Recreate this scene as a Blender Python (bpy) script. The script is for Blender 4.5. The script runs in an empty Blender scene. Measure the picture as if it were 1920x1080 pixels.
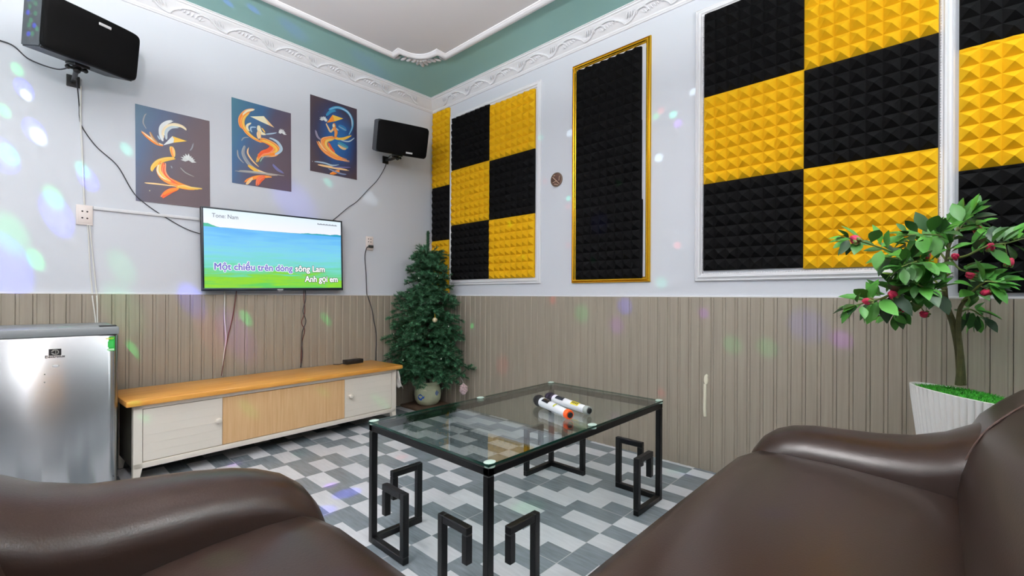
import bpy, bmesh, math, random
from mathutils import Vector, Matrix, Euler, noise
random.seed(7)
PI = math.pi
SC = bpy.context.scene
COL = SC.collection

# ------------------------------------------------------------------ camera
YAW, ROLL = 42.945, 0.294
cam_d = bpy.data.cameras.new('camera'); cam = bpy.data.objects.new('camera', cam_d); COL.objects.link(cam)
cam_d.sensor_width = 36.0; cam_d.lens = 858.35 / 1920 * 36.0
cam_d.shift_y = 15.56 / 1920; cam_d.clip_start = 0.02
cam.matrix_world = (Matrix.Translation((0, 0, 1.0)) @ Matrix.Rotation(math.radians(YAW - 90), 4, 'Z')
                    @ Matrix.Rotation(math.radians(90), 4, 'X') @ Matrix.Rotation(math.radians(ROLL), 4, 'Z'))
SC.camera = cam

# ------------------------------------------------------------------ colour management, world
SC.view_settings.view_transform = 'Standard'
try: SC.view_settings.look = 'None'
except Exception: pass
SC.view_settings.gamma = 1.0
SC.view_settings.use_curve_mapping = False
SC.view_settings.exposure = 0.12
w = bpy.data.worlds.new('world'); SC.world = w; w.use_nodes = True
w.node_tree.nodes['Background'].inputs[0].default_value = (0.6, 0.7, 0.85, 1)
w.node_tree.nodes['Background'].inputs[1].default_value = 0.6
SC.cycles.max_bounces = 10; SC.cycles.diffuse_bounces = 6; SC.cycles.glossy_bounces = 5
SC.cycles.transparent_max_bounces = 16
SC.cycles.sample_clamp_indirect = 6.0

# room (metres): television wall at y=YW, foam wall at x=XW
XW, YW, XB, YB, ZC = 2.728, 3.600, -1.35, -1.35, 2.864

# main lights, added as unseen pendant fills (fixtures are built below)
FILL_LAMPS = [((0.0, 1.25, 2.20), 0.09, 72, (1.0, 0.985, 0.98)), ((1.75, -0.62, 2.25), 0.13, 28, (1.0, 0.985, 0.98)), ((-0.75, 2.35, 2.25), 0.11, 18, (1.0, 0.97, 0.93))]
DISCO = Vector((-0.42, 2.15, 2.05))

# ------------------------------------------------------------------ helpers
def srgb(h, a=1.0):
    if isinstance(h, str):
        c = [int(h[i:i + 2], 16) / 255 for i in (0, 2, 4)]
    else: c = [v / 255 for v in h]
    return tuple((v / 12.92 if v <= 0.04045 else ((v + 0.055) / 1.055) ** 2.4) for v in c) + (a,)

def new_mat(name):
    m = bpy.data.materials.new(name); m.use_nodes = True
    nt = m.node_tree; b = nt.nodes['Principled BSDF']
    return m, nt, b

def mat(name, col, rough=0.5, metal=0.0, bump=0.0, bscale=60.0, spec=0.5, coat=0.0, vary=0.0, vscale=4.0):
    m, nt, b = new_mat(name)
    c = srgb(col)
    b.inputs['Base Color'].default_value = c; b.inputs['Roughness'].default_value = rough
    b.inputs['Metallic'].default_value = metal; b.inputs['Specular IOR Level'].default_value = spec
    b.inputs['Coat Weight'].default_value = coat
    tc = nt.nodes.new('ShaderNodeTexCoord')
    if bump:
        n = nt.nodes.new('ShaderNodeTexNoise'); n.inputs['Scale'].default_value = bscale; n.inputs['Detail'].default_value = 4
        nt.links.new(tc.outputs['Object'], n.inputs['Vector'])
        bp = nt.nodes.new('ShaderNodeBump'); bp.inputs['Strength'].default_value = bump; bp.inputs['Distance'].default_value = 0.01
        nt.links.new(n.outputs['Fac'], bp.inputs['Height']); nt.links.new(bp.outputs['Normal'], b.inputs['Normal'])
    if vary:
        n = nt.nodes.new('ShaderNodeTexNoise'); n.inputs['Scale'].default_value = vscale; n.inputs['Detail'].default_value = 3
        nt.links.new(tc.outputs['Object'], n.inputs['Vector'])
        r = nt.nodes.new('ShaderNodeValToRGB')
        r.color_ramp.elements[0].position = 0.3; r.color_ramp.elements[1].position = 0.7
        r.color_ramp.elements[0].color = tuple(v * (1 - vary) for v in c[:3]) + (1,)
        r.color_ramp.elements[1].color = tuple(min(1, v * (1 + vary)) for v in c[:3]) + (1,)
        nt.links.new(n.outputs['Fac'], r.inputs['Fac']); nt.links.new(r.outputs['Color'], b.inputs['Base Color'])
    return m

def wood(name, c1, c2, rough=0.4, stretch=(1.5, 30, 30), detail=5, coat=0.0, bump=0.1):
    m, nt, b = new_mat(name)
    tc = nt.nodes.new('ShaderNodeTexCoord'); mp = nt.nodes.new('ShaderNodeMapping')
    mp.inputs['Scale'].default_value = stretch
    n = nt.nodes.new('ShaderNodeTexNoise'); n.inputs['Scale'].default_value = 1.6; n.inputs['Detail'].default_value = detail
    n.inputs['Roughness'].default_value = 0.6; n.inputs['Distortion'].default_value = 0.4
    r = nt.nodes.new('ShaderNodeValToRGB'); r.color_ramp.elements[0].position = 0.3; r.color_ramp.elements[1].position = 0.72
    r.color_ramp.elements[0].color = srgb(c1); r.color_ramp.elements[1].color = srgb(c2)
    nt.links.new(tc.outputs['Object'], mp.inputs['Vector']); nt.links.new(mp.outputs['Vector'], n.inputs['Vector'])
    nt.links.new(n.outputs['Fac'], r.inputs['Fac']); nt.links.new(r.outputs['Color'], b.inputs['Base Color'])
    bp = nt.nodes.new('ShaderNodeBump'); bp.inputs['Strength'].default_value = bump; bp.inputs['Distance'].default_value = 0.004
    nt.links.new(n.outputs['Fac'], bp.inputs['Height']); nt.links.new(bp.outputs['Normal'], b.inputs['Normal'])
    b.inputs['Roughness'].default_value = rough; b.inputs['Coat Weight'].default_value = coat
    return m

def emit(name, col, s=1.0):
    m, nt, b = new_mat(name); c = srgb(col)
    b.inputs['Base Color'].default_value = (0, 0, 0, 1); b.inputs['Emission Color'].default_value = c
    b.inputs['Emission Strength'].default_value = s; b.inputs['Roughness'].default_value = 0.6
    b.inputs['Specular IOR Level'].default_value = 0.1
    return m

class MB:
    """collects geometry in world coordinates (or in a frame M) and links it as one mesh object"""
    def __init__(s, M=None): s.v = []; s.f = []; s.mi = []; s.M = M; s.cols = None; s.cur = 0
    def add(s, vs, fs, col=None):
        o = len(s.v)
        for p in vs:
            p = Vector(p); s.v.append(s.M @ p if s.M else p)
        for f in fs: s.f.append([i + o for i in f]); s.mi.append(s.cur)
        if col is not None:
            if s.cols is None: s.cols = []
            s.cols += [col] * len(fs)
    def box(s, a, b, bev=0.0, M=None, seg=2):
        bm = bmesh.new()
        c = [(a[i] + b[i]) / 2 for i in range(3)]; d = [abs(b[i] - a[i]) for i in range(3)]
        bmesh.ops.create_cube(bm, size=1.0)
        for v in bm.verts: v.co = Vector((v.co.x * d[0] + c[0], v.co.y * d[1] + c[1], v.co.z * d[2] + c[2]))
        if bev: bmesh.ops.bevel(bm, geom=bm.edges[:], offset=min(bev, min(d) * 0.45), segments=seg, affect='EDGES', profile=0.5)
        s.bm(bm, M)
    def bm(s, bm, M=None):
        bm.verts.ensure_lookup_table(); bm.verts.index_update()
        s.add([(M @ v.co if M else v.co.copy()) for v in bm.verts], [[v.index for v in f.verts] for f in bm.faces]); bm.free()
    def tube(s, pts, r, n=8, caps=True, closed=False):
        pts = [Vector(p) for p in pts]; N = len(pts)
        rs = r if isinstance(r, (list, tuple)) else [r] * N
        vs = []; fs = []; up = None
        for i, p in enumerate(pts):
            if closed: t = (pts[(i + 1) % N] - pts[i - 1])
            else: t = (pts[min(i + 1, N - 1)] - pts[max(i - 1, 0)])
            if t.length < 1e-9: t = Vector((0, 0, 1))
            t.normalize()
            if up is None:
                up = t.cross(Vector((0, 0, 1)))
                if up.length < 0.05: up = t.cross(Vector((1, 0, 0)))
            up = (up - t * up.dot(t))
            if up.length < 1e-6: up = t.orthogonal()
            up.normalize(); bi = t.cross(up)
            for k in range(n):
                a = 2 * PI * k / n; vs.append(p + (up * math.cos(a) + bi * math.sin(a)) * rs[i])
        M_ = N if closed else N - 1
        for i in range(M_):
            j = (i + 1) % N
            for k in range(n):
                k2 = (k + 1) % n; fs.append([i * n + k, i * n + k2, j * n + k2, j * n + k])
        if caps and not closed:
            fs.append([k for k in range(n)][::-1]); fs.append([(N - 1) * n + k for k in range(n)])
        s.add(vs, fs)
    def lathe(s, prof, c=(0, 0, 0), n=32, M=None, flute=None):
        vs = []; fs = []
        for i, (r, z) in enumerate(prof):
            for k in range(n):
                a = 2 * PI * k / n; rr = r * (flute(k, n, i) if flute else 1)
                p = Vector((rr * math.cos(a), rr * math.sin(a), z))
                if M: p = M @ p
                vs.append(p + Vector(c))
        for i in range(len(prof) - 1):
            for k in range(n):
                k2 = (k + 1) % n; fs.append([i * n + k, i * n + k2, (i + 1) * n + k2, (i + 1) * n + k])
        if prof[0][0] > 1e-5: fs.append([k for k in range(n)][::-1])
        if prof[-1][0] > 1e-5: fs.append([(len(prof) - 1) * n + k for k in range(n)])
        s.add(vs, fs)
    def ball(s, c, r, sc=(1, 1, 1), n=12, M=None):
        bm = bmesh.new(); bmesh.ops.create_uvsphere(bm, u_segments=n, v_segments=max(6, n * 2 // 3), radius=r)
        for v in bm.verts:
            p = Vector((v.co.x * sc[0], v.co.y * sc[1], v.co.z * sc[2]))
            if M: p = M @ p
            v.co = p + Vector(c)
        s.bm(bm)
    def loft(s, rings, caps=True, closed=True):
        n = len(rings[0]); vs = [p for r in rings for p in r]; fs = []
        for i in range(len(rings) - 1):
            for k in range(n if closed else n - 1):
                k2 = (k + 1) % n; fs.append([i * n + k, i * n + k2, (i + 1) * n + k2, (i + 1) * n + k])
        if caps: fs.append(list(range(n))[::-1]); fs.append([(len(rings) - 1) * n + k for k in range(n)])
        s.add(vs, fs)

def wm(o):
    M = Matrix.LocRotScale(o.location, o.rotation_euler, None)
    return wm(o.parent) @ M if o.parent else M

def build(name, mb, m, parent=None, smooth=False, label=None, cat=None, group=None, kind=None, origin=None, angle=40, fixn=True):
    me = bpy.data.meshes.new(name)
    if parent is not None: I = wm(parent).inverted()
    elif origin is not None: I = Matrix.Translation(-Vector(origin))
    else: I = Matrix.Identity(4)
    me.from_pydata([I @ p for p in mb.v], [], mb.f)
    for q in (m if isinstance(m, (list, tuple)) else [m]): me.materials.append(q)
    for p, k in zip(me.polygons, mb.mi): p.material_index = k
    if mb.cols:
        ca = me.color_attributes.new('paint', 'FLOAT_COLOR', 'CORNER')
        for p, c in zip(me.polygons, mb.cols):
            for li in p.loop_indices: ca.data[li].color = c
    if fixn:
        bm = bmesh.new(); bm.from_mesh(me); bmesh.ops.recalc_face_normals(bm, faces=bm.faces); bm.to_mesh(me); bm.free()
    if smooth:
        for p in me.polygons: p.use_smooth = True
        try: me.set_sharp_from_angle(angle=math.radians(angle))
        except Exception: pass
    me.update()
    o = bpy.data.objects.new(name, me); COL.objects.link(o)
    if parent is not None: o.parent = parent
    elif origin is not None: o.location = origin
    tag(o, label, cat, group, kind)
    return o

def tag(o, label=None, cat=None, group=None, kind=None):
    if label: o['label'] = label
    if cat: o['category'] = cat
    if group: o['group'] = group
    if kind: o['kind'] = kind
    return o

def thing(name, label, cat, loc=(0, 0, 0), rot=(0, 0, 0), group=None):
    o = bpy.data.objects.new(name, None); COL.objects.link(o); o.location = loc; o.rotation_euler = rot
    o.empty_display_size = 0.05
    return tag(o, label, cat, group)

def copy_tree(o, parent=None):
    c = o.copy(); COL.objects.link(c); c.parent = parent
    for ch in [x for x in bpy.data.objects if x.parent == o]: copy_tree(ch, c)
    return c

def smooth_path(pts, k=8):
    P = [Vector(p) for p in pts]; out = []
    for i in range(len(P) - 1):
        p0 = P[max(i - 1, 0)]; p1 = P[i]; p2 = P[i + 1]; p3 = P[min(i + 2, len(P) - 1)]
        for j in range(k):
            t = j / k
            out.append(0.5 * ((2 * p1) + (p2 - p0) * t + (2 * p0 - 5 * p1 + 4 * p2 - p3) * t * t + (3 * p1 - p0 - 3 * p2 + p3) * t ** 3))
    out.append(P[-1]); return out

def text_mesh(body, size, M, extrude=0.0004, offset=0.0, align='LEFT', shear=0.0, sx=1.0):
    cu = bpy.data.curves.new('txt', 'FONT'); cu.body = body; cu.size = size; cu.extrude = extrude; cu.offset = offset
    cu.align_x = align; cu.shear = shear; cu.resolution_u = 3
    o = bpy.data.objects.new('txt', cu); COL.objects.link(o)
    bpy.context.view_layer.update()
    me = bpy.data.meshes.new_from_object(o.evaluated_get(bpy.context.evaluated_depsgraph_get()))
    mb = MB(); mb.add([M @ Vector((v.co.x * sx, v.co.y, v.co.z)) for v in me.vertices], [list(p.vertices) for p in me.polygons])
    bpy.data.objects.remove(o); bpy.data.curves.remove(cu); bpy.data.meshes.remove(me)
    return mb

def thick_text(body, size, M, r, align='LEFT', sx=1.0, n=8):
    out = MB(); k = 0
    for i in range(n):
        a = 2 * PI * i / n
        t_ = text_mesh(body, size, M @ Matrix.Translation((r * math.cos(a), r * math.sin(a), .00001 * i)), extrude=0.0, align=align, sx=sx)
        out.add(t_.v, t_.f)
    return out

# ------------------------------------------------------------------ materials
M_wall = mat('white_plaster', 'd2d5dd', 0.55, bump=0.05, bscale=18, spec=0.35)
M_teal = mat('teal_paint', '98c6c1', 0.6, spec=0.3)
M_ceil = mat('grey_ceiling_paint', 'dcdadc', 0.7, bump=0.03, bscale=12, spec=0.2)
M_mould = mat('white_moulding', 'e2e2e6', 0.5, bump=0.04, bscale=120, spec=0.35)
M_slat = wood('taupe_fluted_panel', '8b8175', '9b9283', 0.5, (55, 55, 1.2), 6, bump=0.12)
M_slot = mat('dark_slot', '4e463e', 0.7)
M_yel = mat('yellow_foam', 'dcaa14', 0.85, bump=0.08, bscale=300, spec=0.15)
M_blk = mat('charcoal_foam', '101011', 0.9, bump=0.12, bscale=300, spec=0.06)
M_gold = mat('gold_frame', 'd8a828', 0.2, metal=0.9, bump=0.05, bscale=80)
M_black = mat('black_metal', '08080a', 0.35, spec=0.3, bump=0.05, bscale=90)
M_blackp = mat('black_plastic', '141416', 0.45)
M_grille = mat('speaker_grille', '060607', 0.75, spec=0.12, bump=0.25, bscale=900)
M_spk = mat('speaker_cabinet_vinyl', '3a3f44', 0.5, bump=0.08, bscale=400)
M_silver = mat('silver_badge', 'e8e8ea', 0.3, metal=0.3)
M_white = mat('white_lacquer', 'ece4d8', 0.45, bump=0.05, bscale=40)
M_cabside = mat('dark_cabinet_side', '5b574e', 0.6)
M_oak = wood('honey_oak', 'cf8830', 'eeae54', 0.34, (2.0, 26, 26), 6, coat=0.25)
M_oakl = wood('pale_oak_veneer', 'd4a774', 'e4be8e', 0.5, (60, 60, 2.0), 6)
M_leather = mat('brown_leather', '2b1e19', 0.29, bump=0.05, bscale=220, spec=0.5, vary=0.06, vscale=3)
M_pip = mat('leather_piping', '4c3a34', 0.4)
M_wcable = mat('white_cable', 'dcdad6', 0.5)
M_bcable = mat('black_cable', '26262c', 0.5)
M_rcable = mat('dark_red_cable', '5b2420', 0.5)
M_sock = mat('socket_plastic', 'e6dad6', 0.4)
M_hole = mat('dark_hole', '1a1210', 0.8)
M_pot = mat('white_ceramic', 'fbf9f6', 0.4, spec=0.5)
M_grass = mat('green_moss', '2f8a1c', 0.9, vary=0.5, vscale=60)
M_bark = mat('brown_green_bark', '4a4a26', 0.8, bump=0.4, bscale=80, vary=0.25, vscale=30)
M_stem = mat('green_stem', '6a7a3c', 0.7)

def two_leaf(name, a, b, rough=0.45, scale=9.0):
    m, nt, bs = new_mat(name)
    g = nt.nodes.new('ShaderNodeNewGeometry'); r = nt.nodes.new('ShaderNodeValToRGB')
    r.color_ramp.elements[0].color = srgb(a); r.color_ramp.elements[1].color = srgb(b)
    nt.links.new(g.outputs['Random Per Island'], r.inputs['Fac']); nt.links.new(r.outputs['Color'], bs.inputs['Base Color'])
    bs.inputs['Roughness'].default_value = rough
    return m
M_leaf = two_leaf('glossy_leaf', '13301a', '55a03a')
M_leafy = two_leaf('bright_leaf', '2f8a26', '6fc24e')
M_bud = mat('magenta_bud', 'c2234f', 0.55, vary=0.3, vscale=50)
M_needle = two_leaf('fir_needle', '123820', '4a8a60', 0.6)
M_trunk = mat('dark_trunk', '2a2419', 0.9)

def glassmat(name, tint, ior=1.5, rough=0.0):
    m = bpy.data.materials.new(name); m.use_nodes = True; nt = m.node_tree; nt.nodes.clear()
    out = nt.nodes.new('ShaderNodeOutputMaterial'); mix = nt.nodes.new('ShaderNodeMixShader')
    g_ = nt.nodes.new('ShaderNodeNewGeometry'); dt = nt.nodes.new('ShaderNodeVectorMath'); dt.operation = 'DOT_PRODUCT'
    nt.links.new(g_.outputs['Normal'], dt.inputs[0]); nt.links.new(g_.outputs['Incoming'], dt.inputs[1])
    ab = nt.nodes.new('ShaderNodeMath'); ab.operation = 'ABSOLUTE'; nt.links.new(dt.outputs['Value'], ab.inputs[0])
    om = nt.nodes.new('ShaderNodeMath'); om.operation = 'SUBTRACT'; om.inputs[0].default_value = 1.0; nt.links.new(ab.outputs[0], om.inputs[1])
    pw = nt.nodes.new('ShaderNodeMath'); pw.operation = 'POWER'; nt.links.new(om.outputs[0], pw.inputs[0]); pw.inputs[1].default_value = 5.0
    fr = nt.nodes.new('ShaderNodeMath'); fr.operation = 'MULTIPLY_ADD'; nt.links.new(pw.outputs[0], fr.inputs[0]); fr.inputs[1].default_value = 0.96; fr.inputs[2].default_value = 0.08
    tr = nt.nodes.new('ShaderNodeBsdfTransparent'); tr.inputs['Color'].default_value = tint
    gl = nt.nodes.new('ShaderNodeBsdfGlossy'); gl.inputs['Roughness'].default_value = rough
    nt.links.new(fr.outputs[0], mix.inputs[0]); nt.links.new(tr.outputs[0], mix.inputs[1]); nt.links.new(gl.outputs[0], mix.inputs[2])
    nt.links.new(mix.outputs[0], out.inputs[0]); return m
M_glass = glassmat('table_glass', (0.90, 0.95, 0.935, 1))
M_glassedge = mat('green_glass_edge', '0f3a30', 0.15, spec=0.7)

# brushed steel with a vertical smear
M_steel, nt, b = new_mat('brushed_steel')
b.inputs['Base Color'].default_value = srgb('b4b6b8'); b.inputs['Metallic'].default_value = 1.0
b.inputs['Roughness'].default_value = 0.24; b.inputs['Anisotropic'].default_value = 1.0
tg = nt.nodes.new('ShaderNodeTangent'); tg.direction_type = 'RADIAL'; tg.axis = 'Z'
nt.links.new(tg.outputs[0], b.inputs['Tangent']); b.inputs['Anisotropic Rotation'].default_value = 0.25

# floor tile: 0.5 m tile of five 0.1 m strips, each strip parted into light and dark lengths
def floor_mat():
    m, nt, b = new_mat('strip_pattern_floor_tile')
    N = nt.nodes.new; L = nt.links.new
    def mth(op, a, bb=None, c=None):
        n = N('ShaderNodeMath'); n.operation = op
        for i, v in enumerate((a, bb, c)):
            if v is None: continue
            if isinstance(v, (int, float)): n.inputs[i].default_value = v
            else: L(v, n.inputs[i])
        return n.outputs[0]
    g = N('ShaderNodeNewGeometry'); sep = N('ShaderNodeSeparateXYZ'); L(g.outputs['Position'], sep.inputs[0])
    x = mth('SUBTRACT', sep.outputs[0], 1.373 - 10.0); y = mth('SUBTRACT', sep.outputs[1], 1.043 - 10.0)
    u = mth('MODULO', x, 0.5); v = mth('MODULO', y, 0.5)
    s = mth('FLOOR', mth('DIVIDE', u, 0.1))
    gray = None
    pat = {0: [(0, .12), (.378, .6)], 1: [(.255, .6)], 2: [(0, .295)], 3: [(.205, .6)], 4: [(0, .252)]}
    tot = None
    for k, iv in pat.items():
        inn = mth('COMPARE', s, k, 0.1)
        for a, c in iv:
            t = mth('MULTIPLY', inn, mth('MULTIPLY', mth('GREATER_THAN', v, a - .0001), mth('LESS_THAN', v, c)))
            tot = t if tot is None else mth('ADD', tot, t)
    gray = mth('MINIMUM', tot, 1.0)
    # wood-like grain inside strips
    mp = N('ShaderNodeMapping'); mp.inputs['Scale'].default_value = (26, 3.2, 1); L(g.outputs['Position'], mp.inputs['Vector'])
    n = N('ShaderNodeTexNoise'); n.inputs['Scale'].default_value = 3.0; n.inputs['Detail'].default_value = 6; L(mp.outputs[0], n.inputs['Vector'])
    n2 = N('ShaderNodeTexWhiteNoise'); n2.noise_dimensions = '3D'
    cm = N('ShaderNodeCombineXYZ'); L(mth('FLOOR', mth('DIVIDE', x, 0.1)), cm.inputs[0]); L(mth('FLOOR', mth('DIVIDE', y, 0.25)), cm.inputs[1]); L(cm.outputs[0], n2.inputs['Vector'])
    r1 = N('ShaderNodeValToRGB'); r1.color_ramp.elements[0].color = srgb('6c747b'); r1.color_ramp.elements[1].color = srgb('848c93'); r1.color_ramp.elements[0].position = .3; r1.color_ramp.elements[1].position = .7
    r2 = N('ShaderNodeValToRGB'); r2.color_ramp.elements[0].color = srgb('cbccd2'); r2.color_ramp.elements[1].color = srgb('d9dadf'); r2.color_ramp.elements[0].position = .3; r2.color_ramp.elements[1].position = .7
    L(n.outputs['Fac'], r1.inputs[0]); L(n.outputs['Fac'], r2.inputs[0])
    mx = N('ShaderNodeMix'); mx.data_type = 'RGBA'; L(gray, mx.inputs[0]); L(r2.outputs[0], mx.inputs[6]); L(r1.outputs[0], mx.inputs[7])
    vr = N('ShaderNodeHueSaturation'); L(mx.outputs[2], vr.inputs['Color']); L(mth('ADD', mth('MULTIPLY', n2.outputs['Value'], 0.14), 0.93), vr.inputs['Value'])
    # joints
    def near(c, per, wd):
        a = mth('MODULO', c, per); return mth('MAXIMUM', mth('LESS_THAN', a, wd), mth('GREATER_THAN', a, per - wd))
    j = mth('MAXIMUM', near(x, .5, .0014), near(y, .5, .0014))
    mj = N('ShaderNodeMix'); mj.data_type = 'RGBA'; L(j, mj.inputs[0]); L(vr.outputs[0], mj.inputs[6]); mj.inputs[7].default_value = srgb('c3c2c4')
    L(mj.outputs[2], b.inputs['Base Color']); b.inputs['Roughness'].default_value = 0.24; b.inputs['Specular IOR Level'].default_value = 0.4
    bp = N('ShaderNodeBump'); bp.inputs['Strength'].default_value = 0.05; bp.inputs['Distance'].default_value = .002
    L(n.outputs['Fac'], bp.inputs['Height']); L(bp.outputs[0], b.inputs['Normal'])
    return m
M_floor = floor_mat()

# ------------------------------------------------------------------ setting
def struct(name, mb, m, parent=None, smooth=False, **k): return build(name, mb, m, parent, smooth, kind='structure', **k)
T = 0.12
mb = MB(); mb.box((XB - T, YB - T, -T), (XW + T, YW + T, 0)); struct('floor', mb, M_floor)
mb = MB(); mb.box((XB - T, YB - T, ZC), (XW + T, YW + T, ZC + T)); struct('ceiling', mb, M_teal)
mb = MB(); mb.box((XB - T, YW, 0), (XW + T, YW + T, ZC)); struct('wall_left', mb, M_wall)
mb = MB(); mb.box((XW, YB - T, 0), (XW + T, YW, ZC)); struct('wall_right', mb, M_wall)
mb = MB(); mb.box((XB - T, YB - T, 0), (XW, YB, ZC)); struct('wall_front', mb, M_wall)
mb = MB(); mb.box((XB - T, YB, 0), (XB, YW, ZC)); struct('wall_rear', mb, M_wall)

# fluted wainscot
WT, PITCH, RD, GR = 1.0, 0.0645, 0.026, 0.018
def wains(name, a0, a1, axis, phase, m=M_slat):
    mb = MB()
    def P(a, d, z): return (a, YW - d, z) if axis == 'x' else (XW - d, a, z)
    k0 = math.floor((a0 - phase) / PITCH); a = phase + k0 * PITCH; prof = []
    while a < a1:
        g = GR
        for q, d in ((a, .010), (a + .0018, .010), (a + .0020, RD - .0045), (a + g - .004, RD - .0045), (a + g - .001, RD - .001), (a + g + .001, RD), (a + PITCH - .0015, RD), (a + PITCH - .0002, RD - .001)):
            prof.append((min(max(q, a0), a1), d))
        a += PITCH
    vs = []; fs = []
    for q, d in prof: vs += [P(q, d, 0.0), P(q, d, WT)]
    for i in range(len(prof) - 1): fs.append([2 * i, 2 * i + 2, 2 * i + 3, 2 * i + 1])
    mb.add(vs, fs)
    # closed top
    vs = []
    for i in range(len(prof) - 1):
        mb.add([P(prof[i][0], 0, WT), P(prof[i + 1][0], 0, WT), P(prof[i + 1][0], prof[i + 1][1], WT), P(prof[i][0], prof[i][1], WT)], [[0, 1, 2, 3]])
    return struct(name, mb, m)
wains('trim_1', XB, XW - .03, 'x', 0.046)
wr = wains('trim_2', YB, YW, 'y', 0.939)
mb = MB(); mb.box((XB, YW - .012, WT), (XW, YW, WT + .010), .002); struct('trim_3', mb, M_mould)
mb = MB(); mb.box((XW - .012, YB, WT), (XW, YW - .012, WT + .010), .002); struct('trim_4', mb, M_mould)
# plain wainscot boards on the two unseen walls
mb = MB(); mb.box((XB, YB, 0), (XW - .03, YB + .02, WT)); struct('trim_5', mb, M_slat)
mb = MB(); mb.box((XB, YB + .02, 0), (XB + .02, YW - .03, WT)); struct('trim_6', mb, M_slat)
# white filler smear on the right fluted wall
mb = MB(); xs = XW - RD - .003
pts = [(.984, .312), (.986, .36), (.985, .43), (.984, .50)]
mb.tube([(xs + .001, y, z) for y, z in pts], [.0085, .009, .0088, .009], 8)
mb.ball((xs, .979, .525), .013, (.35, 1.0, 2.3), 12); mb.ball((xs, .974, .548), .007, (.4, 1, 1.6), 10)
build('filler_smear', mb, mat('cream_filler', 'e3ddc8', .6), wr, True, label='cream vertical smear of filler on the taupe panel')

# cornice with relief
def cornice(name, axis):
    mb = MB()
    prof = [(0, 2.766), (.010, 2.766), (.014, 2.774), (.018, 2.776), (.020, 2.786), (.034, 2.797), (.050, 2.816), (.066, 2.832), (.080, 2.840), (.084, 2.848), (.093, 2.851), (.096, 2.858), (.104, 2.860), (.104, ZC)]
    if axis == 'x':
        R = [[(XB, YW - d, z) for d, z in prof], [(XW - d, YW - d, z) for d, z in prof]]
    else:
        R = [[(XW - d, YB, z) for d, z in prof], [(XW - d, YW - d, z) for d, z in prof]]
    n = len(prof); mb.add(R[0] + R[1], [[i, i + 1, n + i + 1, n + i] for i in range(n - 1)])
    # relief: scroll and leaves repeated along the run
    per = 0.315
    a = (XW if axis == 'x' else YW) - 0.20
    def S(q, t, h=0.004):  # q along, t across the slope 0..1, h proud
        d = .018 + t * .062; z = 2.783 + t * .058
        nrm = Vector((-.68, -.73)); d2 = d + h * .7; z2 = z - h * .7
        return (q, YW - d2, z2) if axis == 'x' else (XW - d2, q, z2)
    while a > (XB if axis == 'x' else YB) + .3:
        sc = smooth_path([S(a, .15), S(a - .05, .30), S(a - .10, .72), S(a - .15, .80), S(a - .175, .55), S(a - .15, .38), S(a - .13, .52)], 5)
        mb.tube(sc, [.0085 - .005 * i / len(sc) for i in range(len(sc))], 6)
        sc = smooth_path([S(a - .13, .78), S(a - .19, .92), S(a - .25, .80), S(a - .30, .40), S(a - .31, .15)], 5)
        mb.tube(sc, [.0065] * len(sc), 6)
        for j in range(6):
            q = a - .16 - j * .022; p0 = S(q, .30 + .05 * j); p1 = S(q + .012, .62 + .03 * j)
            mb.tube([p0, [(p0[i] + p1[i]) / 2 for i in range(3)], p1], [.002, .0075, .002], 6)
        for j in range(5):
            q = a - .02 - j * .017; p0 = S(q, .45); p1 = S(q - .02, .85)
            mb.tube([p0, [(p0[i] + p1[i]) / 2 for i in range(3)], p1], [.002, .007, .002], 6)
        a -= per
    return struct(name, mb, M_mould, smooth=True)
cornice('trim_7', 'x'); cornice('trim_8', 'y')

# inner ceiling moulding with clipped corners and plaster shells
CX0, CX1, CY0, CY1 = -0.87, 2.245, -0.87, 3.09
def corner(cx, cy, sx, sy):   # path points at a corner, from the x-run to the y-run
    p = [(cx - sx * .285, cy), (cx - sx * .290, cy - sy * .088)]
    A = Vector((cx - sx * .290, cy - sy * .088)); B = Vector((cx - sx * .088, cy - sy * .290))
    mid = Vector((cx - sx * .137, cy - sy * .137))
    for i in range(1, 10):
        t = i / 10; p.append(tuple(((1 - t) ** 2) * A + 2 * t * (1 - t) * (2 * mid - (A + B) / 2) + t * t * B))
    p += [(cx - sx * .088, cy - sy * .290), (cx, cy - sy * .285)]
    return p
path = corner(CX1, CY1, 1, 1) + corner(CX1, CY0, 1, -1)[::-1] + corner(CX0, CY0, -1, -1) + corner(CX0, CY1, -1, 1)[::-1]
def sweep2d(path, prof, z):   # closed path in the ceiling plane, mitred
    n = len(path); rings = []
    for i in range(n):
        p = Vector(path[i]); a = (p - Vector(path[i - 1])).normalized(); b_ = (Vector(path[(i + 1) % n]) - p).normalized()
        na = Vector((-a.y, a.x)); nb = Vector((-b_.y, b_.x)); m = (na + nb); m = m / max(0.35, m.length_squared / 2) if m.length > .01 else na
        m = m / 1.0
        rings.append([Vector((p.x + m.x * o, p.y + m.y * o, z + h)) for o, h in prof])
    rings.append(rings[0]); return rings
mb = MB()
prof = [(-.028, 0), (-.028, -.008), (-.020, -.012), (-.014, -.022), (0, -.027), (.012, -.024), (.018, -.013), (.026, -.010), (.028, 0)]
mb.loft(sweep2d(path, prof, ZC), caps=False, closed=False)
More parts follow.
